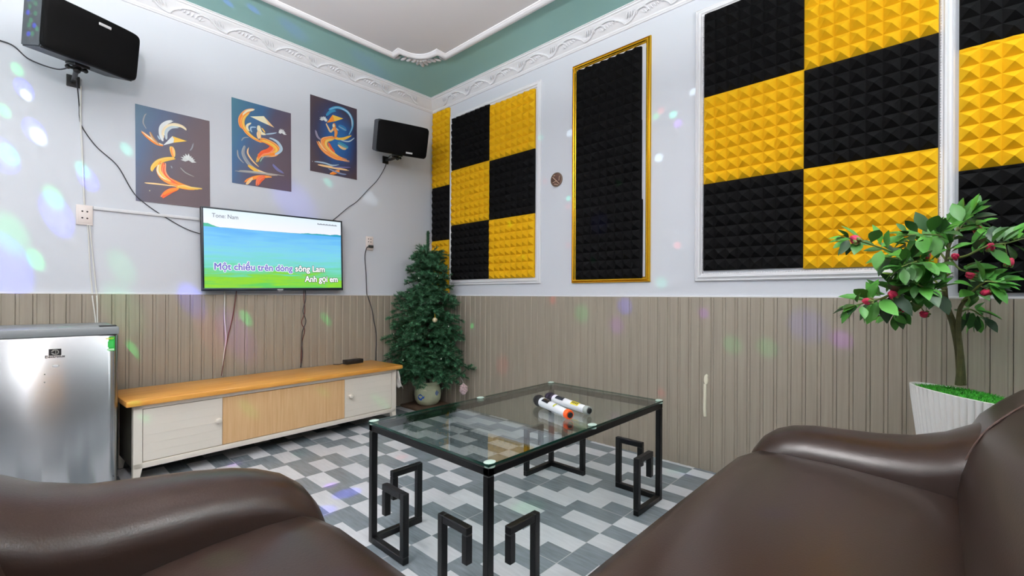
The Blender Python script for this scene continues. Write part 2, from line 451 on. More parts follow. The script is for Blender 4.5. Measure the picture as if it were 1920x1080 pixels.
for cx, cy, sx, sy in ((CX1, CY1, 1, 1), (CX1, CY0, 1, -1), (CX0, CY0, -1, -1), (CX0, CY1, -1, 1)):
    c = Vector((cx - sx * .14, cy - sy * .14))
    base = math.atan2(sy, sx)
    for k in range(-3, 4):
        a = base + k * .30; L = .150 - abs(k) * .020
        q = c + Vector((math.cos(a), math.sin(a))) * L * .62
        mb.ball((q.x, q.y, ZC - .006), L * .5, (1, .27, .16), 12, Matrix.Rotation(a, 3, 'Z'))
    for s_ in (-1, 1):
        for k in range(4):
            a = base + s_ * (PI / 2 - .32 + .06 * k); q = c + Vector((math.cos(base), math.sin(base))) * (.045 - .014 * k) + Vector((math.cos(a), math.sin(a))) * (.05 + k * .042)
            mb.ball((q.x, q.y, ZC - .005), .034 - .003 * k, (1.3, .55, .38), 10, Matrix.Rotation(a - s_ * .5, 3, 'Z'))
    for k in range(5):
        a = base + (k - 2) * .42; q = c + Vector((math.cos(a), math.sin(a))) * .055
        mb.ball((q.x, q.y, ZC - .014), .016, (1, 1, .6), 8)
struct('trim_9', mb, M_mould, smooth=True)
mb = MB(); mb.add([(x, y, ZC - .002) for x, y in path], [list(range(len(path)))])
mb.add([(x, y, ZC - .0005) for x, y in path], [list(range(len(path)))[::-1]])
struct('ceiling.001', mb, M_ceil)

# timber door, added behind the camera to tint the fridge reflection, and the skirtings
mb = MB(); mb.box((-.13, YB + .02, 0), (.47, YB + .06, 2.1), .006); d1 = struct('door_1', mb, wood('amber_door', 'd98c20', 'f0ae3c', .4, (20, 20, 1.5)))
mb = MB(); mb.lathe([(.03, 0), (.03, .01), (.01, .012), (.01, .05), (.028, .055), (.03, .075), (0, .085)], (-.06, YB + .06, 1.0), 16, Matrix.Rotation(-PI / 2, 3, 'X')); build('door_handle', mb, M_silver, d1, True)
ART = [[('b',[(0.351,0.668),(0.326,0.739),(0.338,0.817),(0.405,0.878),(0.492,0.912)],0.0287,'e4e8e8'),('b',[(0.372,0.671),(0.351,0.744),(0.39,0.815),(0.485,0.866),(0.582,0.873),(0.651,0.851),(0.687,0.802)],0.0243,'f2e6c4'),('b',[(0.397,0.686),(0.392,0.773),(0.459,0.834),(0.582,0.853)],0.0177,'a9c4d8'),('b',[(0.313,0.676),(0.272,0.724)],0.0088,'a9c4d8'),('b',[(0.351,0.624),(0.272,0.632),(0.195,0.663),(0.118,0.703),(0.062,0.741)],0.0221,'f08a20'),('b',[(0.351,0.629),(0.272,0.641),(0.195,0.673),(0.118,0.708),(0.062,0.741)],0.0088,'f2e6c4'),('b',[(0.3,0.625),(0.221,0.678),(0.174,0.756)],0.0155,'a06a38'),('b',[(0.136,0.764),(0.097,0.822),(0.115,0.895),(0.141,0.925)],0.0066,'8a8f98'),('p',[(0.351,0.624),(0.472,0.742),(0.521,0.737),(0.487,0.673)],0.0,'e4e8e8'),('p',[(0.472,0.742),(0.674,0.72),(0.487,0.673),(0.497,0.714)],0.0,'f7c048'),('b',[(0.456,0.629),(0.474,0.578),(0.49,0.508)],0.0332,'f7c048'),('b',[(0.467,0.625),(0.467,0.576),(0.487,0.514)],0.0155,'f08a20'),('b',[(0.508,0.51),(0.392,0.483),(0.287,0.441),(0.215,0.376),(0.197,0.32)],0.0332,'f7c048'),('b',[(0.341,0.447),(0.303,0.356),(0.367,0.278),(0.518,0.231),(0.656,0.21),(0.785,0.21)],0.0707,'f08a20'),('b',[(0.367,0.441),(0.354,0.341),(0.421,0.273),(0.559,0.224)],0.0376,'ea5a22'),('b',[(0.313,0.422),(0.303,0.344),(0.367,0.283),(0.462,0.246)],0.0177,'f7c048'),('b',[(0.287,0.408),(0.274,0.341),(0.328,0.283),(0.415,0.256)],0.0099,'f2e6c4'),('b',[(0.108,0.195),(0.29,0.202),(0.544,0.202)],0.0099,'f0c890'),('b',[(0.518,0.197),(0.628,0.215),(0.713,0.208),(0.903,0.217)],0.0243,'f7c048'),('b',[(0.544,0.18),(0.449,0.151),(0.369,0.103),(0.315,0.054)],0.0398,'ea5a22'),('b',[(0.559,0.181),(0.477,0.161),(0.395,0.127),(0.341,0.09)],0.0199,'f08a20'),('l',[(0.695,0.534)],0.0685,'e4e8e8'),('b',[(0.762,0.712),(0.741,0.653),(0.703,0.612)],0.0077,'8a8f98'),('b',[(0.572,0.42),(0.654,0.369),(0.785,0.336)],0.0066,'8a8f98'),('b',[(0.454,0.42),(0.467,0.39)],0.0066,'8a8f98'),('d',[(0.172,0.12)],0.0088,'f2e6c4')],[('b',[(0.355,0.926),(0.232,0.878),(0.141,0.787),(0.134,0.698),(0.174,0.649)],0.0332,'f08a20'),('b',[(0.37,0.926),(0.247,0.887),(0.156,0.812)],0.0133,'f2e6c4'),('b',[(0.292,0.885),(0.202,0.811),(0.171,0.726),(0.219,0.645),(0.31,0.593),(0.436,0.557),(0.562,0.544)],0.0332,'f08a20'),('b',[(0.277,0.865),(0.194,0.787),(0.186,0.706),(0.249,0.639),(0.34,0.588),(0.451,0.566)],0.0155,'f7c048'),('b',[(0.31,0.752),(0.247,0.713),(0.249,0.672),(0.287,0.645)],0.0155,'f2e6c4'),('b',[(0.388,0.715),(0.31,0.701),(0.302,0.666),(0.332,0.637)],0.0099,'a9c4d8'),('b',[(0.144,0.508),(0.189,0.556),(0.28,0.576)],0.0077,'8a8f98'),('p',[(0.292,0.828),(0.519,0.875),(0.7,0.765),(0.481,0.796)],0.0,'f2e6c4'),('p',[(0.519,0.875),(0.7,0.765),(0.61,0.779)],0.0,'f0c890'),('b',[(0.436,0.747),(0.438,0.701),(0.474,0.662),(0.562,0.655)],0.0332,'f2e6c4'),('b',[(0.547,0.657),(0.642,0.681),(0.758,0.713)],0.0099,'a9c4d8'),('b',[(0.481,0.726),(0.547,0.669)],0.0111,'f7c048'),('b',[(0.443,0.583),(0.433,0.639),(0.451,0.688)],0.0398,'f0c890'),('b',[(0.436,0.581),(0.562,0.574),(0.693,0.542),(0.746,0.498),(0.693,0.443),(0.564,0.41),(0.451,0.383),(0.39,0.282)],0.0729,'f08a20'),('b',[(0.562,0.544),(0.652,0.512),(0.594,0.458),(0.484,0.416),(0.39,0.321)],0.0531,'ea5a22'),('b',[(0.451,0.573),(0.579,0.564),(0.71,0.522),(0.725,0.478),(0.627,0.439)],0.0221,'f7c048'),('b',[(0.61,0.622),(0.743,0.598),(0.819,0.527),(0.776,0.468),(0.693,0.431)],0.0221,'a9c4d8'),('b',[(0.204,0.463),(0.174,0.368),(0.252,0.267),(0.375,0.206),(0.534,0.181)],0.0265,'8a8f98'),('b',[(0.086,0.399),(0.101,0.313),(0.191,0.247)],0.0099,'8a8f98'),('b',[(0.264,0.461),(0.249,0.38),(0.327,0.301),(0.438,0.236)],0.0111,'f0c890'),('b',[(0.252,0.238),(0.375,0.194),(0.516,0.172)],0.0287,'f7c048'),('b',[(0.406,0.198),(0.564,0.174),(0.761,0.182)],0.0155,'f0c890'),('b',[(0.043,0.142),(0.252,0.16),(0.564,0.174),(0.957,0.186)],0.0155,'8a8f98'),('b',[(0.647,0.144),(0.453,0.125),(0.297,0.081),(0.146,0.017)],0.0287,'f08a20'),('b',[(0.534,0.14),(0.438,0.088),(0.393,-0.003)],0.0575,'ea5a22'),('b',[(0.33,0.096),(0.252,0.03),(0.207,-0.003)],0.0177,'f0c890'),('l',[(0.834,0.738)],0.0531,'e4e8e8'),('b',[(0.662,0.304),(0.761,0.247),(0.879,0.221)],0.0221,'6a6aa0'),('b',[(0.453,0.307),(0.516,0.375),(0.66,0.409)],0.0088,'8a8f98')],[('b',[(0.309,0.81),(0.423,0.889),(0.584,0.94),(0.77,0.924),(0.885,0.841),(0.895,0.725),(0.811,0.597)],0.0265,'3f9ac8'),('b',[(0.622,0.943),(0.791,0.921),(0.875,0.839),(0.888,0.723)],0.0111,'a9c4d8'),('b',[(0.327,0.78),(0.423,0.856),(0.566,0.896)],0.0221,'2f8ab8'),('b',[(0.587,0.691),(0.699,0.676),(0.773,0.656)],0.0553,'2a7ab0'),('b',[(0.571,0.458),(0.699,0.433),(0.814,0.416)],0.0553,'2f8aa8'),('b',[(0.571,0.424),(0.681,0.396),(0.776,0.398)],0.0221,'f0c890'),('p',[(0.337,0.686),(0.459,0.817),(0.505,0.735)],0.0,'f08a20'),('p',[(0.459,0.817),(0.696,0.81),(0.505,0.735)],0.0,'f7c048'),('l',[(0.276,0.732)],0.0575,'e4e8e8'),('b',[(0.319,0.676),(0.362,0.629),(0.416,0.581),(0.48,0.638),(0.487,0.696)],0.0155,'f0c890'),('b',[(0.497,0.71),(0.497,0.653),(0.533,0.591),(0.508,0.517)],0.042,'f08a20'),('b',[(0.48,0.695),(0.482,0.649)],0.0199,'f2e6c4'),('b',[(0.533,0.648),(0.597,0.624)],0.0133,'a9c4d8'),('b',[(0.571,0.534),(0.39,0.485),(0.26,0.43),(0.311,0.349),(0.446,0.29),(0.628,0.248),(0.852,0.24)],0.0641,'f08a20'),('b',[(0.515,0.495),(0.339,0.443),(0.329,0.374),(0.446,0.312),(0.61,0.268)],0.0309,'f7c048'),('b',[(0.372,0.426),(0.429,0.356),(0.518,0.312)],0.0221,'ea5a22'),('b',[(0.138,0.409),(0.217,0.332),(0.339,0.273),(0.518,0.232),(0.702,0.227)],0.0309,'f08a20'),('b',[(0.166,0.414),(0.253,0.339),(0.375,0.29)],0.0111,'f0c890'),('b',[(0.515,0.502),(0.699,0.532),(0.888,0.616)],0.0243,'f7c048'),('b',[(0.625,0.502),(0.811,0.512),(0.954,0.592)],0.0099,'a9c4d8'),('b',[(0.105,0.549),(0.148,0.466),(0.25,0.428)],0.0155,'6a6aa0'),('b',[(0.031,0.128),(0.27,0.139),(0.446,0.129),(0.61,0.158)],0.0133,'a9c4d8'),('b',[(0.151,0.099),(0.5,0.102),(0.855,0.111)],0.0177,'f0c890'),('b',[(0.446,0.107),(0.666,0.131),(0.872,0.159)],0.0099,'6a6aa0'),('b',[(0.61,0.077),(0.503,0.037),(0.378,-0.008)],0.0332,'f08a20'),('b',[(0.36,0.072),(0.63,0.04),(0.778,0.047)],0.0133,'5a78a8'),('d',[(0.161,0.804)],0.0055,'6a6aa0'),('d',[(0.041,0.126)],0.0066,'e4e8e8')]]
PLANT = [('t',[(2.467,-0.067,0.668),(2.46,-0.06,0.795),(2.445,-0.044,0.897),(2.426,-0.023,0.979),(2.409,-0.019,1.04)],0.017,0.009),('t',[(2.431,-0.058,0.671),(2.422,-0.063,0.778),(2.43,-0.057,0.878),(2.434,-0.061,0.959),(2.436,-0.078,1.0)],0.013,0.007),('t',[(2.423,-0.02,0.999),(2.42,-0.016,1.081),(2.428,-0.025,1.153),(2.433,-0.031,1.205),(2.455,-0.055,1.266),(2.483,-0.099,1.326)],0.011,0.003),('b',[(2.406,-0.017,0.989),(2.354,0.01,1.009),(2.297,0.028,1.059),(2.249,0.049,1.116),(2.19,0.084,1.144),(2.098,0.138,1.173),(2.015,0.183,1.192),(1.946,0.228,1.208)],0.006,0.002),('b',[(2.406,-0.017,0.979),(2.29,0.035,0.999),(2.177,0.098,1.028),(2.073,0.15,0.998),(1.966,0.207,0.976)],0.005,0.002),('b',[(2.344,0.02,0.999),(2.296,0.087,0.978),(2.254,0.132,0.938)],0.004,0.002),('b',[(2.413,-0.009,1.04),(2.493,0.022,1.085),(2.502,0.071,1.108),(2.476,0.128,1.098)],0.004,0.002),('b',[(2.441,-0.068,0.99),(2.383,-0.095,1.029),(2.356,-0.124,1.061),(2.356,-0.153,1.057)],0.005,0.002),('b',[(2.434,-0.061,0.949),(2.518,-0.093,0.958),(2.582,-0.132,0.927)],0.004,0.002),('b',[(2.428,-0.025,1.153),(2.391,-0.074,1.158),(2.387,-0.128,1.19),(2.41,-0.183,1.201),(2.441,-0.23,1.219)],0.005,0.002),('b',[(2.43,-0.028,1.164),(2.405,-0.06,1.11),(2.418,-0.103,1.099),(2.416,-0.13,1.079)],0.004,0.002),('b',[(2.428,-0.025,1.143),(2.453,0.007,1.198),(2.465,0.038,1.223),(2.453,0.094,1.211)],0.004,0.002),('b',[(2.455,-0.055,1.266),(2.446,-0.103,1.271),(2.458,-0.146,1.238)],0.003,0.002),('b',[(2.447,-0.046,1.246),(2.517,-0.062,1.304),(2.566,-0.086,1.329)],0.003,0.002),('b',[(2.426,-0.024,1.123),(2.283,0.013,1.117),(2.169,0.047,1.131),(2.072,0.093,1.109)],0.004,0.002),('b',[(2.409,-0.019,1.03),(2.249,0.02,1.028),(2.13,0.06,1.055)],0.004,0.002),('b',[(2.433,-0.031,1.184),(2.33,-0.008,1.227),(2.255,0.013,1.231),(2.137,0.082,1.225)],0.004,0.002)]
BUDS = [(1.986,0.215,1.207),(2.239,0.03,1.161),(2.421,-0.047,1.162),(2.402,-0.085,1.088),(2.448,-0.106,1.094),(2.444,-0.19,1.136),(2.426,-0.141,1.193),(2.367,0.099,1.082),(2.155,0.121,1.016),(2.028,0.185,0.99),(2.229,0.1,0.962),(2.325,0.041,0.941),(2.383,-0.124,1.02),(2.533,-0.109,1.272)]

# ------------------------------------------------------------------ wall frames and foam
def wall_frame(name, y0, y1, z0, z1, wd, m, label, group=None, bead=False, group_cat='wall frame'):
    """rectangular moulding on the right wall; y0>y1 outer edges, profile steps inward"""
    prof = [(0, 0), (0, .010), (.12, .016), (.22, .010), (.34, .012), (.5, .022), (.68, .020), (.78, .012), (.9, .010), (1, .006), (1, 0)]
    mb = MB(); rings = []
    for cy, cz, sy, sz in ((y0, z0, -1, 1), (y1, z0, 1, 1), (y1, z1, 1, -1), (y0, z1, -1, -1), (y0, z0, -1, 1)):
        rings.append([(XW - h, cy + sy * t * wd, cz + sz * t * wd) for t, h in prof])
    mb.loft(rings, caps=False, closed=False)
    if bead:
        t = wd * .93
        def run(p, q):
            n = int((Vector(q) - Vector(p)).length / .012)
            for i in range(n):
                c = Vector(p).lerp(Vector(q), (i + .5) / n)
                mb.add([c + Vector(d) * .0032 for d in ((-2, 0, 0), (0, 1, 0), (0, 0, 1), (0, -1, 0), (0, 0, -1))], [[0, 1, 2], [0, 2, 3], [0, 3, 4], [0, 4, 1]])
        X = XW - .009
        run((X, y0 - t, z0 + t), (X, y1 + t, z0 + t)); run((X, y0 - t, z0 + t), (X, y0 - t, z1 - t)); run((X, y1 + t, z0 + t), (X, y1 + t, z1 - t))
    return build(name, mb, m, None, True, label, group_cat, group, origin=(XW, (y0 + y1) / 2, z0), angle=35)

def foam(y_hi, y_lo, z_lo, z_hi, m, label, group, cell=.0625, y_org=None, z_org=None, slump=0.0):
    """one acoustic tile: base slab and pyramids; clipped where the tile was cut"""
    mb = MB(); ny = (y_hi - y_lo) / cell; nz = (z_hi - z_lo) / cell
    B, H = .014, .046
    y_org = y_hi if y_org is None else y_org; z_org = z_lo if z_org is None else z_org
    mb.box((XW - B, y_lo, z_lo), (XW, y_hi, z_hi))
    i0 = int(math.floor((y_org - y_hi) / cell + 1e-6)); j0 = int(math.floor((z_lo - z_org) / cell + 1e-6))
    i = i0
    while y_org - i * cell > y_lo + 1e-4:
        j = j0
        while z_org + j * cell < z_hi - 1e-4:
            ya, yb = min(y_hi, y_org - i * cell), max(y_lo, y_org - (i + 1) * cell)
            za, zb = max(z_lo, z_org + j * cell), min(z_hi, z_org + (j + 1) * cell)
            cy, cz = y_org - (i + .5) * cell, z_org + (j + .5) * cell
            if ya - yb > .008 and zb - za > .008:
                cy = min(max(cy, yb), ya); cz = min(max(cz, za), zb)
                frac = min((ya - yb) / cell, (zb - za) / cell)
                hh = B + (H - B) * (min(1, frac * 1.3) if frac < .8 else 1)
                jx = random.uniform(-.0025, .0025)
                ap = (XW - hh - jx, cy + random.uniform(-.002, .002), cz - .002 - slump + random.uniform(-.0015, .0015))
                mb.add([(XW - B, ya, za), (XW - B, yb, za), (XW - B, yb, zb), (XW - B, ya, zb), ap], [[0, 1, 4], [1, 2, 4], [2, 3, 4], [3, 0, 4]])
            j += 1
        i += 1
    c = (XW, (y_hi + y_lo) / 2, z_lo)
    return build('foam_tile', mb, m, None, False, label, 'foam tile', group, origin=c, fixn=False)

wall_frame('wall_frame', 3.325, 2.236, 1.100, 2.668, .045, M_mould, 'white moulded frame around the six foam tiles nearest the room corner', None)
G1 = 'foam tiles in the white frame nearest the corner'
for lab, a, b_, c, d, m in (
    ('charcoal pyramid foam tile, bottom left of the frame nearest the corner', 3.298, 2.796, 1.150, 1.650, M_blk),
    ('yellow pyramid foam tile, bottom right of the frame nearest the corner', 2.796, 2.295, 1.148, 1.645, M_yel),
    ('yellow pyramid foam tile, middle left of the frame nearest the corner', 3.298, 2.796, 1.650, 2.155, M_yel),
    ('charcoal pyramid foam tile, middle right of the frame nearest the corner', 2.796, 2.295, 1.645, 2.148, M_blk),
    ('charcoal pyramid foam tile, top left of the frame nearest the corner', 3.298, 2.796, 2.155, 2.632, M_blk),
    ('yellow pyramid foam tile, top right of the frame nearest the corner', 2.796, 2.295, 2.148, 2.612, M_yel)):
    foam(a, b_, c, d, m, lab, G1)
G0 = 'narrow foam strip in the room corner'
foam(3.585, 3.335, 1.030, 1.525, M_yel, 'narrow yellow foam piece at the bottom of the corner strip, behind the fir tree', G0)
foam(3.585, 3.335, 1.525, 2.035, M_blk, 'narrow charcoal foam piece in the strip at the room corner', G0)
foam(3.585, 3.335, 2.035, 2.530, M_yel, 'narrow yellow foam piece directly above the charcoal piece in the corner strip', G0)
foam(3.585, 3.335, 2.530, 2.755, M_yel, 'short yellow foam offcut at the very top of the corner strip', G0, slump=.002)
wall_frame('gold_frame', 1.942, 1.338, 1.096, 2.662, .034, M_gold, 'tall narrow gold frame around charcoal foam in the middle of the right wall')
G2 = 'charcoal foam tiles in the gold frame'
foam(1.903, 1.392, 1.122, 1.628, M_blk, 'lowest charcoal foam tile in the gold frame', G2)
foam(1.905, 1.400, 1.628, 2.142, M_blk, 'middle charcoal foam tile in the gold frame', G2)
foam(1.905, 1.402, 2.142, 2.612, M_blk, 'topmost charcoal foam tile in the gold frame', G2)
wall_frame('wall_frame', 1.056, -.050, 1.093, 2.690, .048, M_mould, 'large white beaded frame around six foam tiles behind the flowering plant', None, True)
G3 = 'foam tiles in the large white beaded frame'
for lab, a, b_, c, d, m in (
    ('charcoal pyramid foam tile, bottom left of the large beaded frame', 1.003, .503, 1.155, 1.657, M_blk),
    ('yellow pyramid foam tile, bottom right of the large frame behind the flowering plant', .503, .002, 1.148, 1.655, M_yel),
    ('yellow pyramid foam tile, middle left of the large beaded frame', 1.003, .503, 1.657, 2.162, M_yel),
    ('charcoal pyramid foam tile, middle right of the large beaded frame', .503, .002, 1.655, 2.155, M_blk),
    ('charcoal pyramid foam tile, top left of the large beaded frame', 1.003, .503, 2.162, 2.648, M_blk),
    ('yellow pyramid foam tile, top right of the large beaded frame', .503, .002, 2.155, 2.640, M_yel)):
    foam(a, b_, c, d, m, lab, G3)
G4 = 'foam tiles at the right edge beyond the large frame'
foam(-.062, -.562, 1.025, 1.540, M_blk, 'charcoal foam tile at the right edge, lowest, behind the plant leaves', G4)
foam(-.062, -.562, 1.540, 2.055, M_yel, 'yellow foam tile at the right edge of the photo', G4)
foam(-.062, -.562, 2.055, 2.555, M_blk, 'charcoal foam tile at the top right edge of the photo', G4)

# round carved wall medallion
C = Vector((XW, 2.087, 1.872)); t = thing('wall_medallion', 'small round brown medallion with carved lines, left of the gold frame', 'medallion', C)
MX = Matrix.Rotation(-PI / 2, 3, 'Y')
mb = MB(); mb.lathe([(.052, 0), (.054, .004), (.052, .010), (.046, .011), (.044, .006), (0, .006)], C, 36, MX); build('rim', mb, mat('grey_brown_wood', '6a5648', .5), t, True)
mb = MB(); mb.lathe([(.043, .006), (.043, .009), (0, .009)], C, 32, MX); build('disc', mb, mat('dark_brown_wood', '54372c', .55, vary=.3, vscale=60), t, True)
mb = MB()
X = XW - .0105
for p, q in (((2.119, 1.894), (2.060, 1.838)), ((2.118, 1.852), (2.082, 1.862)), ((2.112, 1.902), (2.098, 1.905)), ((2.060, 1.86), (2.056, 1.895)), ((2.105, 1.84), (2.07, 1.832))):
    mb.tube([(X, p[0], p[1]), (X, q[0], q[1])], .0024, 6)
build('carved_line', mb, mat('pale_carving', 'c6a890', .5), t, True)

# ------------------------------------------------------------------ posters
m, nt, b = new_mat('painted_poster'); at = nt.nodes.new('ShaderNodeVertexColor'); at.layer_name = 'paint'
nt.links.new(at.outputs[0], b.inputs['Base Color']); b.inputs['Roughness'].default_value = .45; M_paint = m
def poster_bg(name, stops, radial=None):
    m, nt, b = new_mat(name); tc = nt.nodes.new('ShaderNodeTexCoord'); L = nt.links.new
    n = nt.nodes.new('ShaderNodeTexNoise'); n.inputs['Scale'].default_value = 3; n.inputs['Detail'].default_value = 4
    L(tc.outputs['Generated'], n.inputs['Vector'])
    r = nt.nodes.new('ShaderNodeValToRGB')
    if radial:
        vm = nt.nodes.new('ShaderNodeVectorMath'); vm.operation = 'DISTANCE'; L(tc.outputs['Generated'], vm.inputs[0]); vm.inputs[1].default_value = radial
        src = vm.outputs['Value']
    else:
        s = nt.nodes.new('ShaderNodeSeparateXYZ'); L(tc.outputs['Generated'], s.inputs[0])
        a = nt.nodes.new('ShaderNodeMath'); a.operation = 'MULTIPLY_ADD'; L(s.outputs[2], a.inputs[0]); a.inputs[1].default_value = -.55
        L(s.outputs[0], a.inputs[2]); src = a.outputs[0]
        a2 = nt.nodes.new('ShaderNodeMath'); a2.operation = 'MULTIPLY_ADD'; L(src, a2.inputs[0]); a2.inputs[1].default_value = .65; a2.inputs[2].default_value = .36; src = a2.outputs[0]
    ad = nt.nodes.new('ShaderNodeMath'); ad.operation = 'MULTIPLY_ADD'; L(n.outputs['Fac'], ad.inputs[0]); ad.inputs[1].default_value = .22
    L(src, ad.inputs[2]); L(ad.outputs[0], r.inputs[0])
    while len(r.color_ramp.elements) < len(stops): r.color_ramp.elements.new(.5)
    for e, (p, c) in zip(r.color_ramp.elements, stops): e.position = p; e.color = srgb(c)
    L(r.outputs[0], b.inputs['Base Color']); b.inputs['Roughness'].default_value = .42
    return m
BG = [poster_bg('slate_blue_to_brown', [(.05, '4a7288'), (.32, '42587a'), (.52, '4e4a5c'), (.72, '5b4a50')]),
      poster_bg('teal_to_plum', [(.12, '3f7488'), (.42, '2f5f8a'), (.62, '4a4660'), (.8, '544450')]),
      poster_bg('blue_glow_on_plum', [(.16, '1f6aac'), (.40, '1d4a84'), (.56, '322f4c'), (.72, '45363f')], (.55, .5, .5))]
PLAB = ['leftmost poster, conical-hat dancer with white hair plume on brown and blue',
        'middle poster of a dancer with raised orange sleeve and white lotus on teal blue',
        'rightmost poster of a conical-hat dancer in a blue ring, beside the small speaker']
PP = [(.481, 1.576, .390, .592, .6), (1.002, 1.783, .398, .593, .6), (1.542, 1.976, .392, .596, .3)]
def hexlerp(a, b_, t): return tuple(a[i] * (1 - t) + b_[i] * t for i in range(3)) + (1,)
for pi, (x0, z0, wd, ht, rdeg) in enumerate(PP):
    mb = MB(); yb = YW - .0015
    def Q(u, v, k): return (x0 + u * wd, YW - .0032 - k * .00001, z0 + v * ht)
    mb.cols = []
    mb.box((x0, YW - .003, z0), (x0 + wd, YW, z0 + ht)); mb.cols += [(1, 1, 1, 1)] * 6
    mb.cur = 1; lay = 1
    for kind, P, wid, col in ART[pi]:
        c = srgb(col); c = tuple(min(1, v * 1.15) for v in c[:3]) + (1,)
        if kind == 'b':
            nh = max(3, int(wid * 170)); path2 = smooth_path([(p[0] * wd, p[1] * ht, 0) for p in P], 7); n = len(path2)
            for h in range(nh):
                lay += 1
                off = (h / (nh - 1) - .5) * wid * ht * .85; jit = random.uniform(-.1, .1); cc = hexlerp(c, (1, .85, .55) if random.random() < .35 else (c[0] * .8, c[1] * .6, c[2] * .5), random.uniform(0, .4))
                i0 = int(random.uniform(0, .16) * n); i1 = int(n * (1 - random.uniform(0, .16)))
                vs = []; hw = wid * ht / nh * 1.25
                for i in range(i0, i1):
                    p = path2[i]; t = (path2[min(i + 1, n - 1)] - path2[max(i - 1, 0)]); nn = Vector((-t.y, t.x, 0)).normalized()
                    g = (i - i0) / max(1, i1 - i0 - 1); tap = math.sin(PI * min(1, max(0, g * .86 + .10))) ** .6; spread = .45 + .55 * math.sin(PI * (i / n) ** .8)
                    o = off * spread * (1 + jit); w2 = hw * tap
                    for sg in (-1, 1):
                        q = p + nn * (o + sg * w2); u = min(max(q.x / wd, .004), .996); v = min(max(q.y / ht, .004), .996)
                        vs.append(Q(u, v, lay))
                mb.add(vs, [[2 * i, 2 * i + 1, 2 * i + 3, 2 * i + 2] for i in range(len(vs) // 2 - 1)], cc)
        elif kind == 'p': mb.add([Q(u, v, lay + 1) for u, v in P], [list(range(len(P)))], c)
        elif kind == 'd':
            u, v = P[0]; r = wid * ht * .6; mb.add([Q(u + math.cos(a * PI / 4) * r / wd, v + math.sin(a * PI / 4) * r / ht, lay) for a in range(8)], [list(range(8))], c)
        elif kind == 'l':
            u, v = P[0]; r = wid * ht
            for k in range(9):
                a = k * PI / 8 * 1.0 - .05 + (0 if k < 9 else 0); a = (k - 4) * .42 + PI / 2; ln = r * random.uniform(.85, 1.15)
                d = Vector((math.cos(a), math.sin(a))); e = Vector((-d.y, d.x)) * r * .22; o_ = Vector((u * wd, v * ht - r * .35))
                pts = [o_, o_ + d * ln * .45 + e, o_ + d * ln, o_ + d * ln * .45 - e]
                sh = random.uniform(.75, 1.0); mb.add([Q(min(max(p.x / wd, 0), 1), min(max(p.y / ht, 0), 1), lay + (k % 2)) for p in pts], [[0, 1, 2, 3]], (c[0] * sh, c[1] * sh, c[2] * sh, 1))
        lay += 3
    o = build('poster', mb, [BG[pi], M_paint], None, False, PLAB[pi], 'poster', 'three dancer posters on the television wall', origin=(x0 + wd / 2, YW, z0), fixn=False)
    o.rotation_euler = (0, -math.radians(rdeg) , 0)

# ------------------------------------------------------------------ television
TVC = Vector((1.294, 3.545, 1.312)); TVR = -math.radians(1.15)
t = thing('television', 'flat screen television showing karaoke lyrics over green blue water, hung on the white wall', 'television', TVC, (0, TVR, 0))
F = Matrix.Translation(TVC) @ Matrix.Rotation(TVR, 4, 'Y')
W2, H2 = .484, .2795
mb = MB(F); mb.box((-W2, -.010, -H2), (W2, .028, H2), .004); mb.box((-.30, .020, -.20), (.30, .053, .16), .008); build('case', mb, M_blackp, t, True)
mb = MB(F)
e = .011
for a, b_ in (((-W2, -.0145, H2 - e), (W2, -.009, H2)), ((-W2, -.0145, -H2), (W2, -.009, -H2 + .020)), ((-W2, -.0145, -H2 + .02), (-W2 + e, -.009, H2 - e)), ((W2 - e, -.0145, -H2 + .02), (W2, -.009, H2 - e))): mb.box(a, b_, .001)
build('bezel', mb, mat('dark_bezel', '17202a', .3), t, True)
mb = MB(F); mb.box((-.02, -.0155, -H2 + .004), (.02, -.0145, -H2 + .011)); mb.box((-.012, -.0158, -H2 - .004), (.012, -.008, -H2), .001); build('logo_plate', mb, M_silver, t)
# screen
m, nt, b = new_mat('karaoke_screen'); N = nt.nodes.new; L = nt.links.new
tc = N('ShaderNodeTexCoord'); sp = N('ShaderNodeSeparateXYZ'); L(tc.outputs['Generated'], sp.inputs[0])
mp = N('ShaderNodeMapping'); mp.inputs['Scale'].default_value = (2.2, 1, 13); L(tc.outputs['Generated'], mp.inputs[0])
nz = N('ShaderNodeTexNoise'); nz.inputs['Scale'].default_value = 1.6; nz.inputs['Detail'].default_value = 4; nz.inputs['Distortion'].default_value = .5; L(mp.outputs[0], nz.inputs[0])
ma = N('ShaderNodeMath'); ma.operation = 'MULTIPLY_ADD'; L(nz.outputs['Fac'], ma.inputs[0]); ma.inputs[1].default_value = .42; 
mb2 = N('ShaderNodeMath'); mb2.operation = 'ADD'; L(sp.outputs[2], mb2.inputs[0]); mb2.inputs[1].default_value = -.21; L(mb2.outputs[0], ma.inputs[2])
rw = N('ShaderNodeValToRGB'); el = [(.0, '58cc5a'), (.08, '90d818'), (.15, '7ed23c'), (.21, '68d29a'), (.32, '74d6cc'), (.46, '7ad2e6'), (.62, '72c6f2'), (.80, '58b0f2')]
while len(rw.color_ramp.elements) < len(el): rw.color_ramp.elements.new(.5)
for q, (p, c) in zip(rw.color_ramp.elements, el): q.position = p; q.color = srgb(c)
L(ma.outputs[0], rw.inputs[0])
